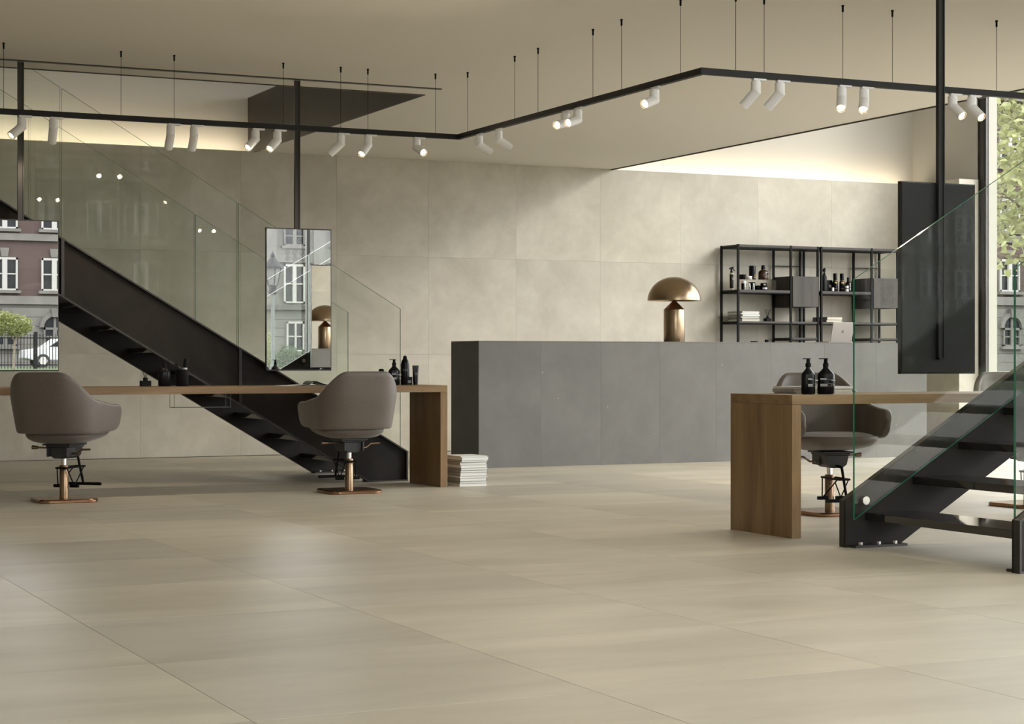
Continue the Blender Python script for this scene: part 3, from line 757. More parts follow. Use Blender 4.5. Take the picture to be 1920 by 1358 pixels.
# clear riser box carrying jars
ry = 17.44
rx0, rx1 = sx(1384, ry), sx(1449.5, ry)
ri = thing('display_riser', 'clear acrylic display riser on the upper shelf board', 'riser', ((rx0 + rx1) / 2, ry, Z2))
hw2 = (rx1 - rx0) / 2; RZ = 0.115
B().mat(0).box(-hw2, hw2, -0.06, 0.14, RZ - 0.004, RZ).build('top_plate', 'acrylic', ri)
for q in (-1, 1): B().box(q * hw2 - 0.002, q * hw2 + 0.002, -0.06, 0.14, 0, RZ - 0.004).build('side_plate', 'acrylic', ri)
ZR = Z2 + RZ
def jar(px, y, z, r, h, lab, mats, lidh=0.4, prints=(), px_y=None, grp=None):
    t = thing('cosmetic_jar', lab, 'jar', (sx(px, y), y, z), 0, grp)
    B().lathe([(r * 0.96, 0), (r, 0.003), (r, h * (1 - lidh) - 0.001)], 24).build('body', mats[0], t, smooth=40)
    B().lathe([(r * 1.01, h * (1 - lidh)), (r * 1.01, h - 0.002), (r * 0.97, h)], 24).build('lid', mats[1], t, smooth=40)
    for (zz, w, hh, m) in prints: label_on(t, r * 1.012, zz, w, hh, m)
    return t
jar(1392.5, 17.47, ZR, 0.040, 0.056, 'wide black jar on the acrylic riser beside the spray bottle', ('black_bottle', 'black_matte'))
jar(1403.5, 17.42, ZR, 0.038, 0.036, 'low jar with a wide white label on the acrylic riser', ('label_white', 'label_white'), 0.3, [(0.012, 0.06, 0.006, 'print_grey')])
can = thing('hair_product_can', 'tall glossy black can with gold lettering on the acrylic riser', 'can', (sx(1410.5, 17.47), 17.47, ZR))
B().lathe([(0.036, 0), (0.037, 0.003), (0.037, 0.150), (0.034, 0.155)], 28).build('body', 'black_bottle', can, smooth=40)
for tx, zz in (('1a', 0.040), ('bn', 0.018)):
    text_mesh('lettering', tx, 0.030, 'print_gold', can, Matrix.Translation((0.012, -0.0385, zz)) @ Matrix.Rotation(PI / 2, 4, 'X'))
am = thing('amber_bottle', 'round-shouldered amber bottle with a pale emblem on the acrylic riser', 'bottle', (sx(1431, 17.45), 17.45, ZR))
B().lathe([(0.052, 0), (0.056, 0.005), (0.056, 0.078), (0.050, 0.096), (0.030, 0.108), (0.020, 0.113), (0.020, 0.120)], 28).build('body', 'amber', am, smooth=50)
B().lathe([(0.024, 0.120), (0.024, 0.139), (0.019, 0.142), (0.019, 0.163)], 20).build('cap', 'black_bottle', am, smooth=40)
B().tube((0.020, -0.0545, 0.064), (0.020, -0.0565, 0.064), 0.021, 20).build('emblem', 'print_grey', am)
B().tube((0.020, -0.0565, 0.064), (0.020, -0.0572, 0.064), 0.013, 16).build('emblem_ring', 'amber', am)
B().path([(-0.015, -0.0575, 0.026), (-0.008, -0.0575, 0.040), (-0.002, -0.0575, 0.028), (0.004, -0.0575, 0.034), (0.012, -0.0570, 0.027), (0.020, -0.056, 0.034), (0.028, -0.054, 0.026), (0.034, -0.051, 0.036)], 0.0018, 5).build('script', 'print_white', am)
# row under the riser
jar(1394.5, 17.43, Z2, 0.027, 0.098, 'tall jar with black base and white lid under the acrylic riser', ('black_bottle', 'label_white'), 0.27)
jar(1410, 17.50, Z2, 0.036, 0.090, 'black jar standing behind the small vials under the riser', ('black_bottle', 'black_matte'))
jar(1421, 17.47, Z2, 0.036, 0.052, 'squat black jar under the acrylic riser beside the stacked jars', ('black_bottle', 'black_matte'))
for px, k in ((1396.5, 'nearest the spray bottle'), (1405.5, 'in the middle of the row of vials'), (1413, 'nearest the stacked black jars')):
    v = thing('glass_vial', 'small vial with white label, ' + k, 'vial', (sx(px, 17.37), 17.37, Z2))
    B().lathe([(0.010, 0), (0.0105, 0.002), (0.0105, 0.045), (0.006, 0.050)], 16).build('body', 'label_white', v, smooth=40)
    B().lathe([(0.0085, 0.050), (0.0085, 0.072)], 14).build('cap', 'chrome', v, smooth=40)
    label_on(v, 0.0106, 0.02, 0.012, 0.02, 'print_grey')
jar(1433, 17.42, Z2, 0.037, 0.044, 'lower black jar of the stacked pair with a white and violet label', ('black_bottle', 'black_matte'), 0.25, [(0.020, 0.058, 0.020, 'label_white'), (0.009, 0.058, 0.004, 'violet')])
jar(1432, 17.42, Z2 + 0.0445, 0.037, 0.034, 'upper black jar of the stacked pair under the acrylic riser', ('black_bottle', 'black_matte'), 0.3, [(0.016, 0.02, 0.014, 'label_white')])
# tops peeking over the counter edge
jar(1414, 17.42, 1.0225, 0.040, 0.128, 'wide black jar whose lid just shows above the counter edge', ('black_bottle', 'black_matte'))
lathe_thing('cosmetic_bottle', 'black bottle whose square cap just shows above the counter edge', 'bottle', sx(1437.5, 17.42), 17.42, 1.0225,
            [('body', [(0.026, 0), (0.027, 0.003), (0.027, 0.088), (0.020, 0.098)], 'black_bottle'), ('cap', [(0.021, 0.098), (0.021, 0.145)], 'black_matte')])
# right unit
b2 = thing('spray_bottle', 'slim dark grey spray bottle on the shelf half behind the glass railing', 'bottle', (sx(1545.5, 17.40), 17.40, Z2))
B().lathe([(0.027, 0), (0.028, 0.004), (0.028, 0.165), (0.018, 0.182), (0.012, 0.186)], 24).build('body', 'panel_back', b2, smooth=40)
B().lathe([(0.015, 0.186), (0.015, 0.20), (0.009, 0.205), (0.009, 0.225)], 16).build('collar', 'black_bottle', b2, smooth=40)
B().prism([(-0.006, 0.22), (-0.008, 0.240), (0.004, 0.262), (0.010, 0.262), (0.010, 0.22)], -0.012, 0.02).build('trigger', 'black_bottle', b2)
def bottle_box(px0, px1, y, z, h, d, name, lab, cat, mat):
    a, b_ = sx(px0, y), sx(px1, y); t = thing(name, lab, cat, ((a + b_) / 2, y, z)); w = (b_ - a) / 2
    B().box(-w, w, 0, d, 0, h).build('carton', mat, t, bevel=0.001); return t, w
t, w = bottle_box(1550, 1561, 17.45, Z2, 0.130, 0.04, 'product_box', 'black product box behind the slim grey spray bottle', 'box', 'black_bottle')
flat_print(t, -w * 0.2, w * 0.6, 0.045, 0.080, -0.0001, 'print_grey'); flat_print(t, w * 0.1, w * 0.55, 0.05, 0.072, -0.0008, 'print_gold')
t, w = bottle_box(1557.5, 1564, 17.37, Z2, 0.046, 0.03, 'product_box', 'little black box with white corner label on the shelf', 'box', 'black_bottle')
flat_print(t, w * 0.0, w * 0.95, 0.004, 0.042, -0.0001, 'label_white')
for px, lab in ((1566, 'black pump flask with a copper band, nearest the little white-cornered box'), (1578.5, 'black pump flask with a copper band, nearest the glass railing')):
    t = lathe_thing('cosmetic_flask', lab, 'bottle', sx(px, 17.42), 17.42, Z2, [('body', [(0.030, 0), (0.031, 0.004), (0.030, 0.105), (0.024, 0.118)], 'black_bottle'), ('band', [(0.0245, 0.118), (0.0245, 0.126)], 'bronze'), ('cap', [(0.0235, 0.126), (0.0235, 0.203), (0.021, 0.206)], 'black_bottle')])
    label_on(t, 0.031, 0.10, 0.030, 0.014, 'print_gold'); label_on(t, 0.031, 0.035, 0.03, 0.004, 'print_grey')
t = lathe_thing('cosmetic_bottle', 'black bottle with a narrow cap and lettered side next to the glass railing', 'bottle', sx(1590, 17.46), 17.46, Z2, [('body', [(0.032, 0), (0.033, 0.004), (0.033, 0.100), (0.014, 0.118)], 'black_bottle'), ('cap', [(0.013, 0.118), (0.013, 0.165)], 'black_bottle')])
for i in range(5): label_on(t, 0.0332, 0.025 + 0.017 * i, 0.016, 0.010, 'label_white', ang=-PI / 2 + 0.25)
jar(1587.5, 17.37, Z2, 0.022, 0.040, 'small white-labelled jar, lower of two beside the glass railing', ('label_white', 'black_matte'), 0.2)
jar(1587.5, 17.37, Z2 + 0.0405, 0.022, 0.040, 'small white-labelled jar, upper of two beside the glass railing', ('label_white', 'black_matte'), 0.35)

# ---- magazines
def magazine(x, y, z, w, d, h, rz, label, mats, group, name='magazine'):
    t = thing(name, label, 'magazine', (x, y, z), rz, group)
    B().box(-w / 2 + 0.002, w / 2 - 0.004, -d / 2 + 0.005, d / 2 - 0.004, 0.0014, h - 0.0014).build('pages', mats[0], t)
    cv = B().box(-w / 2, w / 2, -d / 2, d / 2, 0, 0.0014).box(-w / 2, w / 2, -d / 2, d / 2, h - 0.0014, h).box(-w / 2, -w / 2 + 0.001, -d / 2, d / 2, 0, h)
    cv.build('cover', mats[1], t); return t
ORD = ['first', 'second', 'third', 'fourth', 'fifth', 'sixth', 'seventh', 'eighth', 'ninth', 'tenth', 'eleventh', 'twelfth']
def pile(x, y, z, w, d, hs, rz, label, grp, covers, pages=('paper', 'paper', 'paper_warm'), name='magazine'):
    for i, h in enumerate(hs):
        lab = label + (', topmost of its pile' if i == len(hs) - 1 else ', lowest of its pile' if i == 0 else ', %s from the bottom' % ORD[i])
        magazine(x + random.uniform(-.008, .008), y + random.uniform(-.008, .008), z, w * random.uniform(.97, 1), d, h, rz + random.uniform(-.03, .03), lab,
                 (random.choice(pages), random.choice(covers)), grp, name)
        z += h + 0.0003
hs = [0.020, 0.016, 0.024, 0.014, 0.026, 0.016, 0.018, 0.020, 0.022, 0.014, 0.022, 0.008]
pile(5.675, 12.775, 0, 0.225, 0.275, hs, 0.03, 'magazine on the floor beside the oak desk leg', 'magazines on the floor', ('paper_grey', 'paper_warm', 'paper', 'paper_grey'), ('paper', 'label_white'))  # grey covers paint in the shadow lines between the magazines
pile(sx(1391, 17.345) + 0.118, 17.49, Z3, 0.235, 0.29, [0.020, 0.016, 0.018, 0.020, 0.016, 0.018], 0.0, 'white magazine on the shelf board below the cosmetics', 'magazines on the shelf', ('paper_grey', 'paper_grey', 'label_white'))
pile(sx(1551, 17.345) + 0.105, 17.49, Z3, 0.21, 0.29, [0.026, 0.030], 0.0, 'white book on the shelf board behind the laptop', 'books behind the laptop', ('paper_grey',), name='book')
pile(5.885, 8.545, 0.75, 0.40, 0.20, [0.008, 0.018, 0.013], 0.03, 'magazine lying behind the two pump bottles on the oak desk', 'magazines behind the pump bottles', ('paper', 'paper_grey'))

# ---- reed diffusers
def diffuser(x, y, z, sc, label):
    t = thing('reed_diffuser', label, 'diffuser', (x, y, z))
    B().box(-0.034 * sc, 0.034 * sc, -0.034 * sc, 0.034 * sc, 0, 0.040 * sc).build('jar', 'black_matte', t, bevel=0.002)
    B().lathe([(0.017 * sc, 0.040 * sc), (0.017 * sc, 0.062 * sc)], 16).build('neck', 'black_matte', t, smooth=40)
    for i in range(7):
        a = 2 * PI * i / 7 + 0.3
        B().tube((0, 0, 0.05 * sc), (0.038 * sc * math.cos(a), 0.03 * sc * math.sin(a), 0.145 * sc), 0.0014 * sc, 5).build('reed', 'black_matte', t)
    return t
diffuser(3.30, 13.0, 0.75, 1.0, 'black reed diffuser with thin sticks on the oak desk')
diffuser(sx(1439, 17.45), 17.45, Z3, 0.95, 'black reed diffuser beside the white magazines on the shelf')

# ---- pump bottles
def pump_bottle(x, y, z, sc, label, nozzle, prints=True, rz=0.0):
    t = thing('pump_bottle', label, 'bottle', (x, y, z), rz); s = sc
    ro = [(0.040, 0), (0.047, 0.006), (0.047, 0.104), (0.043, 0.112), (0.026, 0.128), (0.0165, 0.138), (0.0150, 0.146)]
    B().lathe([(r * s, q * s) for r, q in ro], 28, sx=1.0, sy=0.62).build('body', 'black_bottle', t, smooth=50)
    B().lathe([(r * s, q * s) for r, q in [(0.0155, 0.146), (0.0155, 0.165), (0.0105, 0.169), (0.010, 0.190)]], 18).build('collar', 'black_matte', t, smooth=40)
    n = nozzle
    B().box(min(n * 0.036, -n * 0.011) * s, max(n * 0.036, -n * 0.011) * s, -0.008 * s, 0.008 * s, 0.188 * s, 0.193 * s).build('nozzle', 'black_matte', t)
    if prints:
        yy = -0.0305 * s
        for (a, b_, c, d, m) in [(-0.040, -0.006, 0.079, 0.086, 'print_grey'), (-0.040, 0.044, 0.0775, 0.0790, 'print_grey'), (0.022, 0.044, 0.0725, 0.0765, 'print_white'),
                                 (-0.040, 0.0, 0.044, 0.056, 'print_grey'), (0.0, 0.044, 0.0555, 0.0570, 'print_grey'), (0.0, 0.044, 0.0430, 0.0445, 'print_grey'), (0.022, 0.0235, 0.0445, 0.0555, 'print_grey'), (0.030, 0.040, 0.0485, 0.052, 'print_white'), (-0.040, -0.004, 0.040, 0.0415, 'print_grey')]:
            B().box(a * s, b_ * s, yy - 0.0004, yy, c * s, d * s).build('print', m, t)
    return t
pump_bottle(5.702, 8.33, 0.75, 1.0, 'black pump bottle with white print on the oak desk, beside the desk end', -1, True, 0.30)
pump_bottle(5.815, 8.33, 0.75, 1.0, 'black pump bottle with white print on the oak desk, beside the stair railing', -1, True, -0.30)
pump_bottle(3.437, 13.0, 0.75, 0.97, 'plain black pump bottle on the oak desk beside the brush cup', 1, False)
pump_bottle(5.186, 13.0, 0.75, 1.0, 'black pump bottle with white bands on the oak desk beside the tall rounded bottle', -1, True, 0.2)
t = lathe_thing('shampoo_bottle', 'tall rounded black bottle on the oak desk between pump bottle and tube', 'bottle', 5.274, 13.0, 0.75,
                [('body', [(0.031, 0), (0.032, 0.004), (0.032, 0.155), (0.026, 0.180), (0.016, 0.195)], 'black_bottle'), ('cap', [(0.0155, 0.195), (0.0150, 0.210), (0.009, 0.219), (0.0001, 0.221)], 'black_matte')])
for zz in (0.118, 0.108): label_on(t, 0.032, zz, 0.040, 0.002, 'print_grey')
t2 = thing('product_box', 'little black box with printed lines in front of the tall rounded bottle', 'box', (5.292, 12.955, 0.75))
B().box(-0.024, 0.024, 0, 0.012, 0, 0.060).build('carton', 'black_matte', t2)
for i in range(4): flat_print(t2, -0.012, 0.014, 0.016 + 0.005 * i, 0.019 + 0.005 * i, -0.0001, 'print_grey')
tb = thing('cream_tube', 'black squeeze tube standing on its cap on the oak desk', 'tube', (5.359, 13.0, 0.75))
B().lathe([(0.0185, 0), (0.0185, 0.022)], 20).build('cap', 'black_bottle', tb, smooth=40)
vs = []; n = 24
for zz, a, b_ in ((0.022, 0.0195, 0.0195), (0.06, 0.0215, 0.017), (0.10, 0.0235, 0.010), (0.138, 0.026, 0.002), (0.146, 0.026, 0.0015)):
    vs += [(a * math.cos(2 * PI * i / n), b_ * math.sin(2 * PI * i / n), zz) for i in range(n)]
fs = [(l * n + i, l * n + (i + 1) % n, (l + 1) * n + (i + 1) % n, (l + 1) * n + i) for l in range(4) for i in range(n)] + [tuple(range(4 * n, 5 * n))]
B().add(vs, fs).build('body', 'black_bottle', tb, smooth=50)
for zz in (0.089, 0.078): B().box(-0.012, 0.020, -0.0165, -0.014, zz, zz + 0.003).build('print', 'print_grey', tb)
tin = lathe_thing('product_tin', 'flat black tin peeking over the chair back on the oak desk', 'tin', 5.115, 13.08, 0.75, [('body', [(0.020, 0), (0.020, 0.108)], 'black_bottle'), ('lid', [(0.021, 0.108), (0.021, 0.114), (0.010, 0.121)], 'black_matte')])
# brush cup
cup = thing('brush_cup', 'black cup on the oak desk holding styling brushes', 'cup', (3.566, 13.0, 0.75))
B().lathe([(0.042, 0), (0.044, 0.003), (0.044, 0.118), (0.041, 0.118), (0.041, 0.008), (0.0001, 0.008)], 28).build('cup_wall', 'black_matte', cup, smooth=40)
hb = thing('hair_brush', 'thick black brush handle with a silver ring standing in the cup', 'brush', (3.575, 13.0, 0.76), 0)
q = Matrix.Rotation(math.radians(6), 4, 'Y')
B().at(q).tube((0, 0, 0.0), (0, 0, 0.110), 0.010, 14).build('grip', 'black_matte', hb, smooth=40)
B().at(q).tube((0, 0, 0.110), (0, 0, 0.122), 0.0145, 16).build('ring', 'label_white', hb, smooth=40)
B().at(q).lathe([(0.0165, 0.122), (0.0175, 0.180), (0.014, 0.186)], 18).build('handle', 'black_matte', hb, smooth=40)
cm = thing('styling_comb', 'flat black comb leaning in the cup', 'comb', (3.542, 13.0, 0.76))
q = Matrix.Rotation(math.radians(-9), 4, 'Y')
B().at(q).box(-0.012, 0.012, -0.002, 0.002, 0, 0.152).build('spine', 'black_matte', cm, bevel=0.0015)
for i in range(6): B().at(q).box(0.012, 0.016, -0.0015, 0.0015, 0.02 + i * 0.02, 0.03 + i * 0.02).build('tooth', 'black_matte', cm)

# ---- open magazine on the left desk
om = thing('open_magazine', 'open magazine with curled dark pages on the oak desk below the mirror', 'magazine', (4.44, 12.86, 0.75), math.radians(-8))
def leafm(pts, y0, y1, name, mat, th=0.0012):
    b = B(); n = len(pts); vs = [(x, y, z + dz) for y in (y0, y1) for dz in (0, th) for x, z in pts]; fs = []
    for i in range(n - 1):
        fs += [(i, i + 1, 2 * n + i + 1, 2 * n + i), (n + i, 3 * n + i, 3 * n + i + 1, n + i + 1), (i, n + i, n + i + 1, i + 1), (2 * n + i, 2 * n + i + 1, 3 * n + i + 1, 3 * n + i)]
    fs += [(0, 2 * n, 3 * n, n), (n - 1, 2 * n - 1, 4 * n - 1, 3 * n - 1)]
    return b.add(vs, fs).build(name, mat, om, smooth=40)
leafm([(-0.20, 0.001), (-0.12, 0.0015), (-0.05, 0.007), (-0.02, 0.008), (0, 0.001)], -0.12, 0.13, 'page', 'paper')
leafm([(-0.205, 0.0003), (0, 0.0003), (0.205, 0.0003)], -0.125, 0.135, 'cover', 'paper_grey', 0.0006)
leafm([(0, 0.002), (0.01, 0.020), (0.03, 0.031), (0.06, 0.030), (0.10, 0.014), (0.14, 0.004), (0.19, 0.001)], -0.12, 0.13, 'curled_page', 'navy')
leafm([(0, 0.002), (0.012, 0.013), (0.035, 0.022), (0.06, 0.018), (0.10, 0.006), (0.14, 0.0025)], -0.12, 0.13, 'inner_page', 'paper_grey')
leafm([(0, 0.004), (0.01, 0.023), (0.03, 0.0345), (0.06, 0.0335), (0.10, 0.017), (0.15, 0.005), (0.20, 0.0015)], -0.118, 0.128, 'top_page', 'cover_dark', 0.0008)

# ================================================================ outside: street, facades, trees
gnd = B(); gx = [-160, -20, 14.2, 60, 200]; gy = [-180, -95, -60, -40, -22, -5, 18.2, 40, 70, 180]
zz = {-180: 0.66, -95: 0.66, -60: 0.62, -40: 0.45, -22: 0.2, -5: -0.07, 18.2: -0.07, 40: 0.0, 70: 0.3, 180: 0.3}
for i in range(len(gx) - 1):
    for j in range(len(gy) - 1):
        x0, x1, y0, y1 = gx[i], gx[i + 1], gy[j], gy[j + 1]
        gnd.add([(x0, y0, zz[y0]), (x1, y0, zz[y0]), (x1, y1, zz[y1]), (x0, y1, zz[y1])], [(0, 1, 2, 3)])
g = gnd.build('street_ground', ['pavement', 'lawn']); tag(g, kind='structure')
for f in g.data.polygons:
    c = f.center
    if c.y < -22 or c.x > 60: f.material_index = 1

def win_frame(w, h, post=0.28, rail=True):
    f = B(); t = 0.10
    f.box(-w / 2, -w / 2 + t, 0, 0.14, 0, h).box(w / 2 - t, w / 2, 0, 0.14, 0, h).box(-w / 2, w / 2, 0, 0.14, 0, 0.09).box(-w / 2, w / 2, 0, 0.14, h - 0.12, h)
    f.box(-post / 2, post / 2, 0, 0.16, 0, h)
    if rail: f.box(-w / 2, w / 2, 0, 0.11, h * 0.48, h * 0.48 + 0.07)
    return f
MESH = {}
def shared(key, make):
    if key not in MESH:
        o = make(); MESH[key] = o.data; bpy.data.objects.remove(o)
    return MESH[key]
def window(parent, x, y, z, w, h, sgn, post=0.28, arch=False, sill=True, key=True):
    """window on a facade whose outer face points to sgn*Y; every window its own part"""
    k = (w, h, post, sgn, arch)
    Rm = Matrix.Identity(4) if sgn > 0 else Matrix.Rotation(PI, 4, 'Z')
    def fr():
        f = win_frame(w, h, post).at(Rm); b = B().at(Rm); b.v = []; 
        src = win_frame(w, h, post); b.add(src.v, src.f)
        if arch:
            n = 10; r0 = w / 2; ro = r0 + 0.22
            for i in range(n):
                a0, a1 = PI * i / n, PI * (i + 1) / n
                q = [(r0 * math.cos(a0), h + r0 * math.sin(a0)), (ro * math.cos(a0), h + ro * math.sin(a0)), (ro * math.cos(a1), h + ro * math.sin(a1)), (r0 * math.cos(a1), h + r0 * math.sin(a1))]
                b.prism(q, 0, 0.22)
            b.prism([(-0.16, h + r0 - 0.05), (0.16, h + r0 - 0.05), (0.22, h + ro + 0.2), (-0.22, h + ro + 0.2)], 0, 0.3)
            b.box(-post / 3, post / 3, 0, 0.12, h, h + r0)
        return b.build('window', 'limestone' if arch else 'outside_frame')
    def pn():
        b = B().at(Rm); b.box(-w / 2 + 0.04, w / 2 - 0.04, 0.0, 0.03, 0.03, h)
        if arch:
            r = w / 2 - 0.01; b.prism([(r * math.cos(PI * i / 12), h + r * math.sin(PI * i / 12)) for i in range(13)], 0, 0.03)
        return b.build('pane', 'outside_pane')
    def sl():
        return B().at(Rm).box(-w / 2 - 0.15, w / 2 + 0.15, 0, 0.30, -0.16, 0).build('sill', 'limestone')
    o = piece('window', shared(('f',) + k, fr), parent, (x, y, z))
    piece('pane', shared(('p',) + k, pn), o, (0, 0, 0))
    if sill: piece('sill', shared(('s',) + k, sl), o, (0, 0, 0))
    return o
def brick_house(label, x0, x1, y, sgn, first, pitch, z0=0.4, depth=10):
    h = thing('brick_building', label, 'building', ((x0 + x1) / 2, y, 0)); cx = (x0 + x1) / 2
    ya, yb = (-depth, 0) if sgn > 0 else (0, depth)
    s = sgn
    def bx(n, m, xa, xb, pr, za, zb):
        return B().box(xa - cx, xb - cx, *((min(-0.01, 0), pr) if s > 0 else (-pr, 0.01)), za, zb).build(n, m, h)
    B().box(x0 - cx, x1 - cx, ya, yb, z0, 15.5).build('wall', 'brick', h)
    # stone base in courses
    z = z0
    for k in range(7):
        bx('stone_course', 'limestone', x0, x1, 0.16, z, z + 0.465); z += 0.485
    bx('string_course', 'limestone', x0, x1, 0.26, 3.98, 4.42); bx('stone_course', 'limestone_dark', x0, x1, 0.12, 3.76, 3.98)  # the dark course paints the shadow line under the string course
    bx('string_course', 'limestone', x0, x1, 0.2, 7.38, 7.75); bx('string_course', 'limestone', x0, x1, 0.2, 10.7, 11.1)
    bx('cornice', 'limestone', x0 - 0.3, x1 + 0.3, 0.7, 15.0, 15.9)
    n0 = math.ceil((x0 + 1.2 - first) / pitch); n1 = math.floor((x1 - 1.2 - first) / pitch)
    for i in range(n0, n1 + 1):
        x = first + i * pitch - cx; yo = 0
        for zb, hh in ((4.72, 1.75), (8.0, 1.75), (11.5, 1.75)):
            window(h, x, yo, zb, 1.36, hh, s, 0.26)
            B().at(Matrix.Identity(4) if s > 0 else Matrix.Rotation(PI, 4, 'Z')).prism([(-0.16, zb + hh + 0.04), (0.16, zb + hh + 0.04), (0.24, zb + hh + 0.5), (-0.24, zb + hh + 0.5)], 0, 0.12).build('keystone', 'limestone', h).location = (x, yo, 0)
        window(h, x, s * 0.17, 1.75, 1.2, 1.0, s, 0.2, True)
    return h
def stone_house(label, x0, x1, y, sgn, first, pitch, z0=0.4, depth=12):
    h = thing('stone_building', label, 'building', ((x0 + x1) / 2, y, 0)); cx = (x0 + x1) / 2; s = sgn
    ya, yb = (-depth, 0) if s > 0 else (0, depth)
    def bx(n, m, xa, xb, pr, za, zb): return B().box(xa - cx, xb - cx, *((-0.01, pr) if s > 0 else (-pr, 0.01)), za, zb).build(n, m, h)
    B().box(x0 - cx, x1 - cx, ya, yb, z0, 16.5).build('wall', 'limestone', h)
    z = z0
    for k in range(7): bx('stone_course', 'limestone', x0, x1, 0.18, z, z + 0.46); z += 0.485
    bx('ledge', 'limestone_dark', x0, x1, 0.55, 3.85, 4.12); bx('string_course', 'limestone', x0, x1, 0.2, 6.55, 7.35); bx('cornice', 'limestone', x0 - 0.4, x1 + 0.4, 0.8, 15.6, 16.6)
    n0 = math.ceil((x0 + 1.3 - first) / pitch); n1 = math.floor((x1 - 1.3 - first) / pitch)
    for i in range(n0, n1 + 1):
        x = first + i * pitch - cx
        window(h, x, 0, 4.25, 1.25, 2.2, s, 0.22, False, False)
        window(h, x, 0, 7.5, 1.25, 1.1, s, 0.22, True, True)
        window(h, x, 0, 11.2, 1.25, 1.9, s, 0.22, True, True)
        window(h, x, s * 0.19, 1.5, 1.05, 1.7, s, 0.10, False, True)
        bx('pilaster', 'limestone', x + cx + pitch / 2 - 0.35, x + cx + pitch / 2 + 0.35, 0.32, 4.1, 15.6)
        for c in range(-1, 2):
            for rr in (6.78, 7.12):
                B().tube((x + c * 0.42, s * 0.20, rr), (x + c * 0.42, s * 0.24, rr), 0.15, 14).build('roundel', 'limestone_dark', h)
    return h
brick_house('dark red brick building with stone base across the street, reflected in the mirrors', 2.0, 27.2, -75, 1, 18.07, 2.61)
stone_house('pale carved stone building across the street, reflected in the mirrors', 28.5, 52.0, -75, 1, 34.2, 2.9)
brick_house('dark red brick building across the street, reflected in the stair railing', 54, 96, -75, 1, 60.0, 2.61)
ww = ony(1891, 500, 80).x
brick_house('brick building with arched stone ground floor seen through the window wall', ww - 14, ww + 16, 80, -1, ww, 3.0, depth=10)

# street lamp
sl = thing('street_lamp', 'old iron street lamp with a glass lantern, reflected in the mirror', 'street lamp', (16.33, -24, 0.2))
B().lathe([(0.16, 0), (0.16, 0.3), (0.09, 0.5), (0.055, 0.7), (0.05, 2.55), (0.07, 2.6)], 14).build('pole', 'pole_grey', sl, smooth=40)
B().lathe([(0.07, 2.6), (0.13, 2.66), (0.10, 2.75), (0.13, 2.86)], 12).build('collar', 'iron', sl, smooth=40)
lan = B().lathe([(0.13, 2.87), (0.23, 3.34)], 4).build('lantern', 'lantern_glass', sl)
for i in range(4):
    a = PI / 2 * i
    B().tube((0.135 * math.cos(a), 0.135 * math.sin(a), 2.87), (0.237 * math.cos(a), 0.237 * math.sin(a), 3.34), 0.016, 6).build('bar', 'iron', lan)
B().lathe([(0.28, 3.34), (0.27, 3.38), (0.10, 3.60), (0.06, 3.66), (0.07, 3.70), (0.02, 3.78), (0.0001, 3.86)], 8).build('cap', 'iron', sl)
# iron fence
fn = thing('iron_fence', 'black iron railing fence in front of the brick building, reflected in the mirror', 'fence', (14, -58, 0.6))
for z in (0.15, 1.35): B().box(-6, 8, -0.02, 0.02, z, z + 0.05).build('rail', 'iron', fn)
bar_me = shared('bar', lambda: B().tube((0, 0, 0), (0, 0, 1.55), 0.016, 6).build('bar', 'iron'))
for i in range(100): piece('bar', bar_me, fn, (-5.95 + i * 0.14, 0, 0))
post_me = shared('post', lambda: B().box(-0.07, 0.07, -0.07, 0.07, 0, 1.65).build('post', 'iron'))
for i in range(6): piece('post', post_me, fn, (-6 + 2.8 * i, 0, 0))
# white car
car = thing('white_car', 'white car parked behind the iron fence, reflected in the mirror', 'car', (17.3, -66, 0.63))
prof = [(0, 0.45), (0.05, 0.85), (0.9, 0.98), (1.6, 1.45), (3.3, 1.50), (4.1, 1.05), (4.45, 0.95), (4.5, 0.4), (4.05, 0.35), (0.4, 0.35)]
B().prism(prof, -0.85, 0.85).build('body', 'car_white', car, bevel=0.06)
for q in (1,): B().prism([(1.15, 1.02), (1.68, 1.38), (3.2, 1.42), (3.75, 1.04)], 0.84, 0.866).build('side_window', 'outside_pane', car)
for x in (0.85, 3.6):
    for y in (-0.78, 0.70):
        w_ = B().tube((x, y, 0.33), (x, y + 0.18, 0.33), 0.33, 20).build('wheel', 'tyre', car)
        B().tube((x, y + (0.18 if y > 0 else 0), 0.33), (x, y + (0.19 if y > 0 else -0.01), 0.33), 0.2, 14).build('hub', 'steel_bright', w_)

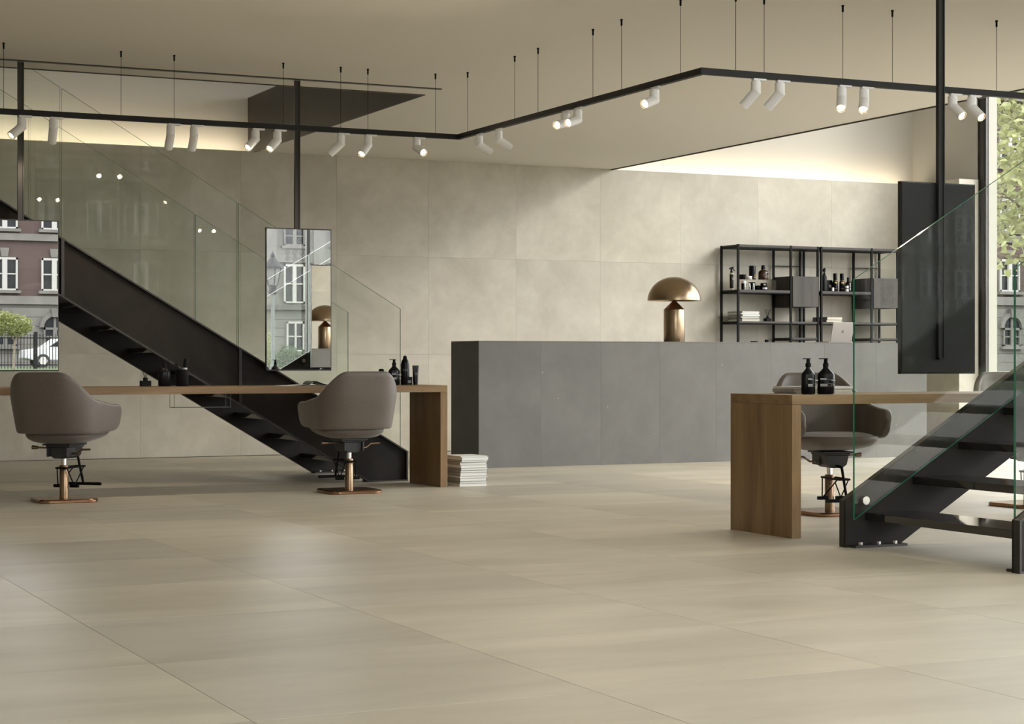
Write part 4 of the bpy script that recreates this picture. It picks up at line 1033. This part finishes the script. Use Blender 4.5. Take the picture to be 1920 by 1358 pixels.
# ---- trees
def leaf_quad(size):
    s = size; return [(0, -0.5 * s, 0), (0.36 * s, -0.12 * s, 0.06 * s), (0.26 * s, 0.28 * s, 0.03 * s), (0, 0.55 * s, -0.06 * s), (-0.26 * s, 0.28 * s, 0.03 * s), (-0.36 * s, -0.12 * s, 0.06 * s), (0, 0.0, 0.0)]
LF = [(6, 0, 1), (6, 1, 2), (6, 2, 3), (6, 3, 4), (6, 4, 5), (6, 5, 0)]
def foliage(parent, clumps, count, size, mat, single=0):
    """leaves scattered in ellipsoid clumps around (0,0,0) of the parent"""
    mesh = shared(('leaf', size, mat), lambda: B().add(leaf_quad(size), LF).build('leaf', mat))
    b = B(); k = 0
    pts = []
    for (cx, cy, cz, rx, ry, rz) in clumps:
        vol = count * (rx * ry * rz) / sum(c[3] * c[4] * c[5] for c in clumps)
        for _ in range(int(vol)):
            while True:
                p = Vector((random.uniform(-1, 1), random.uniform(-1, 1), random.uniform(-1, 1)))
                if p.length < 1: break
            pts.append(Vector((cx + p.x * rx, cy + p.y * ry, cz + p.z * rz)))
    W0 = parent.location
    def ok(p):
        w = p + W0; z = w.dot(FW)
        if z < 1: return 1e9
        px = 960 + FPX * w.dot(RT) / z
        return (0 if 1850 < px < 1930 else 1000) + z
    if single: pts.sort(key=ok)
    for i, p in enumerate(pts):
        e = Euler((random.uniform(-0.9, 0.9) + (0.5 if random.random() < .5 else 0), random.uniform(-0.9, 0.9), random.uniform(0, 2 * PI)))
        s = random.uniform(0.7, 1.25)
        if i < single:
            o = piece('leaf', mesh, parent, p); o.rotation_euler = e; o.scale = (s, s, s)
        else:
            b.at(Matrix.Translation(p) @ e.to_matrix().to_4x4() @ Matrix.Scale(s, 4)).add(leaf_quad(size), LF)
    o = b.build('foliage', mat, parent); tag(o, kind='stuff')
def at_px(px, y): return ony(px, 500, y)
ty = 29.0; tc = at_px(1905, ty)
tree = thing('leafy_tree', 'leafy green tree outside the window wall', 'tree', (tc.x + 1.9, ty + 0.8, 0))
B().path([(0, 0, 0), (0.05, 0, 2.0), (-0.3, 0.1, 3.6), (-0.6, 0, 5.2), (-0.8, 0, 7)], 0.13, 8).build('trunk', 'bark', tree, smooth=40)
br = B()
for a, b_ in [((0, 0, 2.0), (-1.5, -0.5, 3.3)), ((-0.3, 0.1, 3.6), (-2.2, -0.4, 4.5)), ((-0.6, 0, 5.2), (-2.2, -0.6, 6.3)), ((-0.3, 0.1, 3.6), (1.4, 0, 5.0)), ((-1.0, -0.3, 3.0), (-2.6, -0.6, 3.1))]:
    br.tube(a, b_, 0.05, 6, 0.015)
br.build('branch', 'bark', tree)
foliage(tree, [(-1.2, -0.4, 5.1, 2.2, 1.6, 1.9), (0.9, 0, 5.2, 1.8, 1.6, 1.8), (-1.7, -0.6, 3.4, 1.3, 1.0, 0.75), (-0.4, 0, 6.9, 2.0, 1.6, 1.2)], 6500, 0.17, 'leaf', 300)
mx = 14.7
t1 = thing('small_tree', 'small yellow-green tree before the fence, reflected in the mirror', 'tree', (mx, -54, 0.58))
B().tube((0, 0, 0), (0.05, 0, 1.2), 0.05, 8).tube((0.05, 0, 1.2), (-0.25, 0, 1.7), 0.03, 6).tube((0.05, 0, 1.2), (0.3, 0, 1.7), 0.03, 6).build('trunk', 'bark', t1)
foliage(t1, [(0, 0, 1.85, 0.85, 0.7, 0.5), (-0.35, 0, 2.2, 0.5, 0.4, 0.3)], 1500, 0.11, 'leaf_yellow')
for i, (px, d, lab) in enumerate([(545, 62, 'rounded green bush near the street lamp, reflected in the mirror'), (505, 66, 'low yellow-green bush behind the street lamp, reflected in the mirror')]):
    xm = ony(px, 600, 13.05).x / 13.05
    bz = thing('garden_bush', lab, 'bush', (xm * d, 26.1 - d, 0.5))
    B().tube((0, 0, 0), (0, 0, 0.4), 0.04, 6).build('stem', 'bark', bz)
    foliage(bz, [(0, 0, 0.55, 0.62, 0.5, 0.42)] if i == 0 else [(-0.3, 0, 0.9, 0.5, 0.5, 0.8)], 900, 0.08, 'leaf_dark' if i == 0 else 'leaf_yellow')
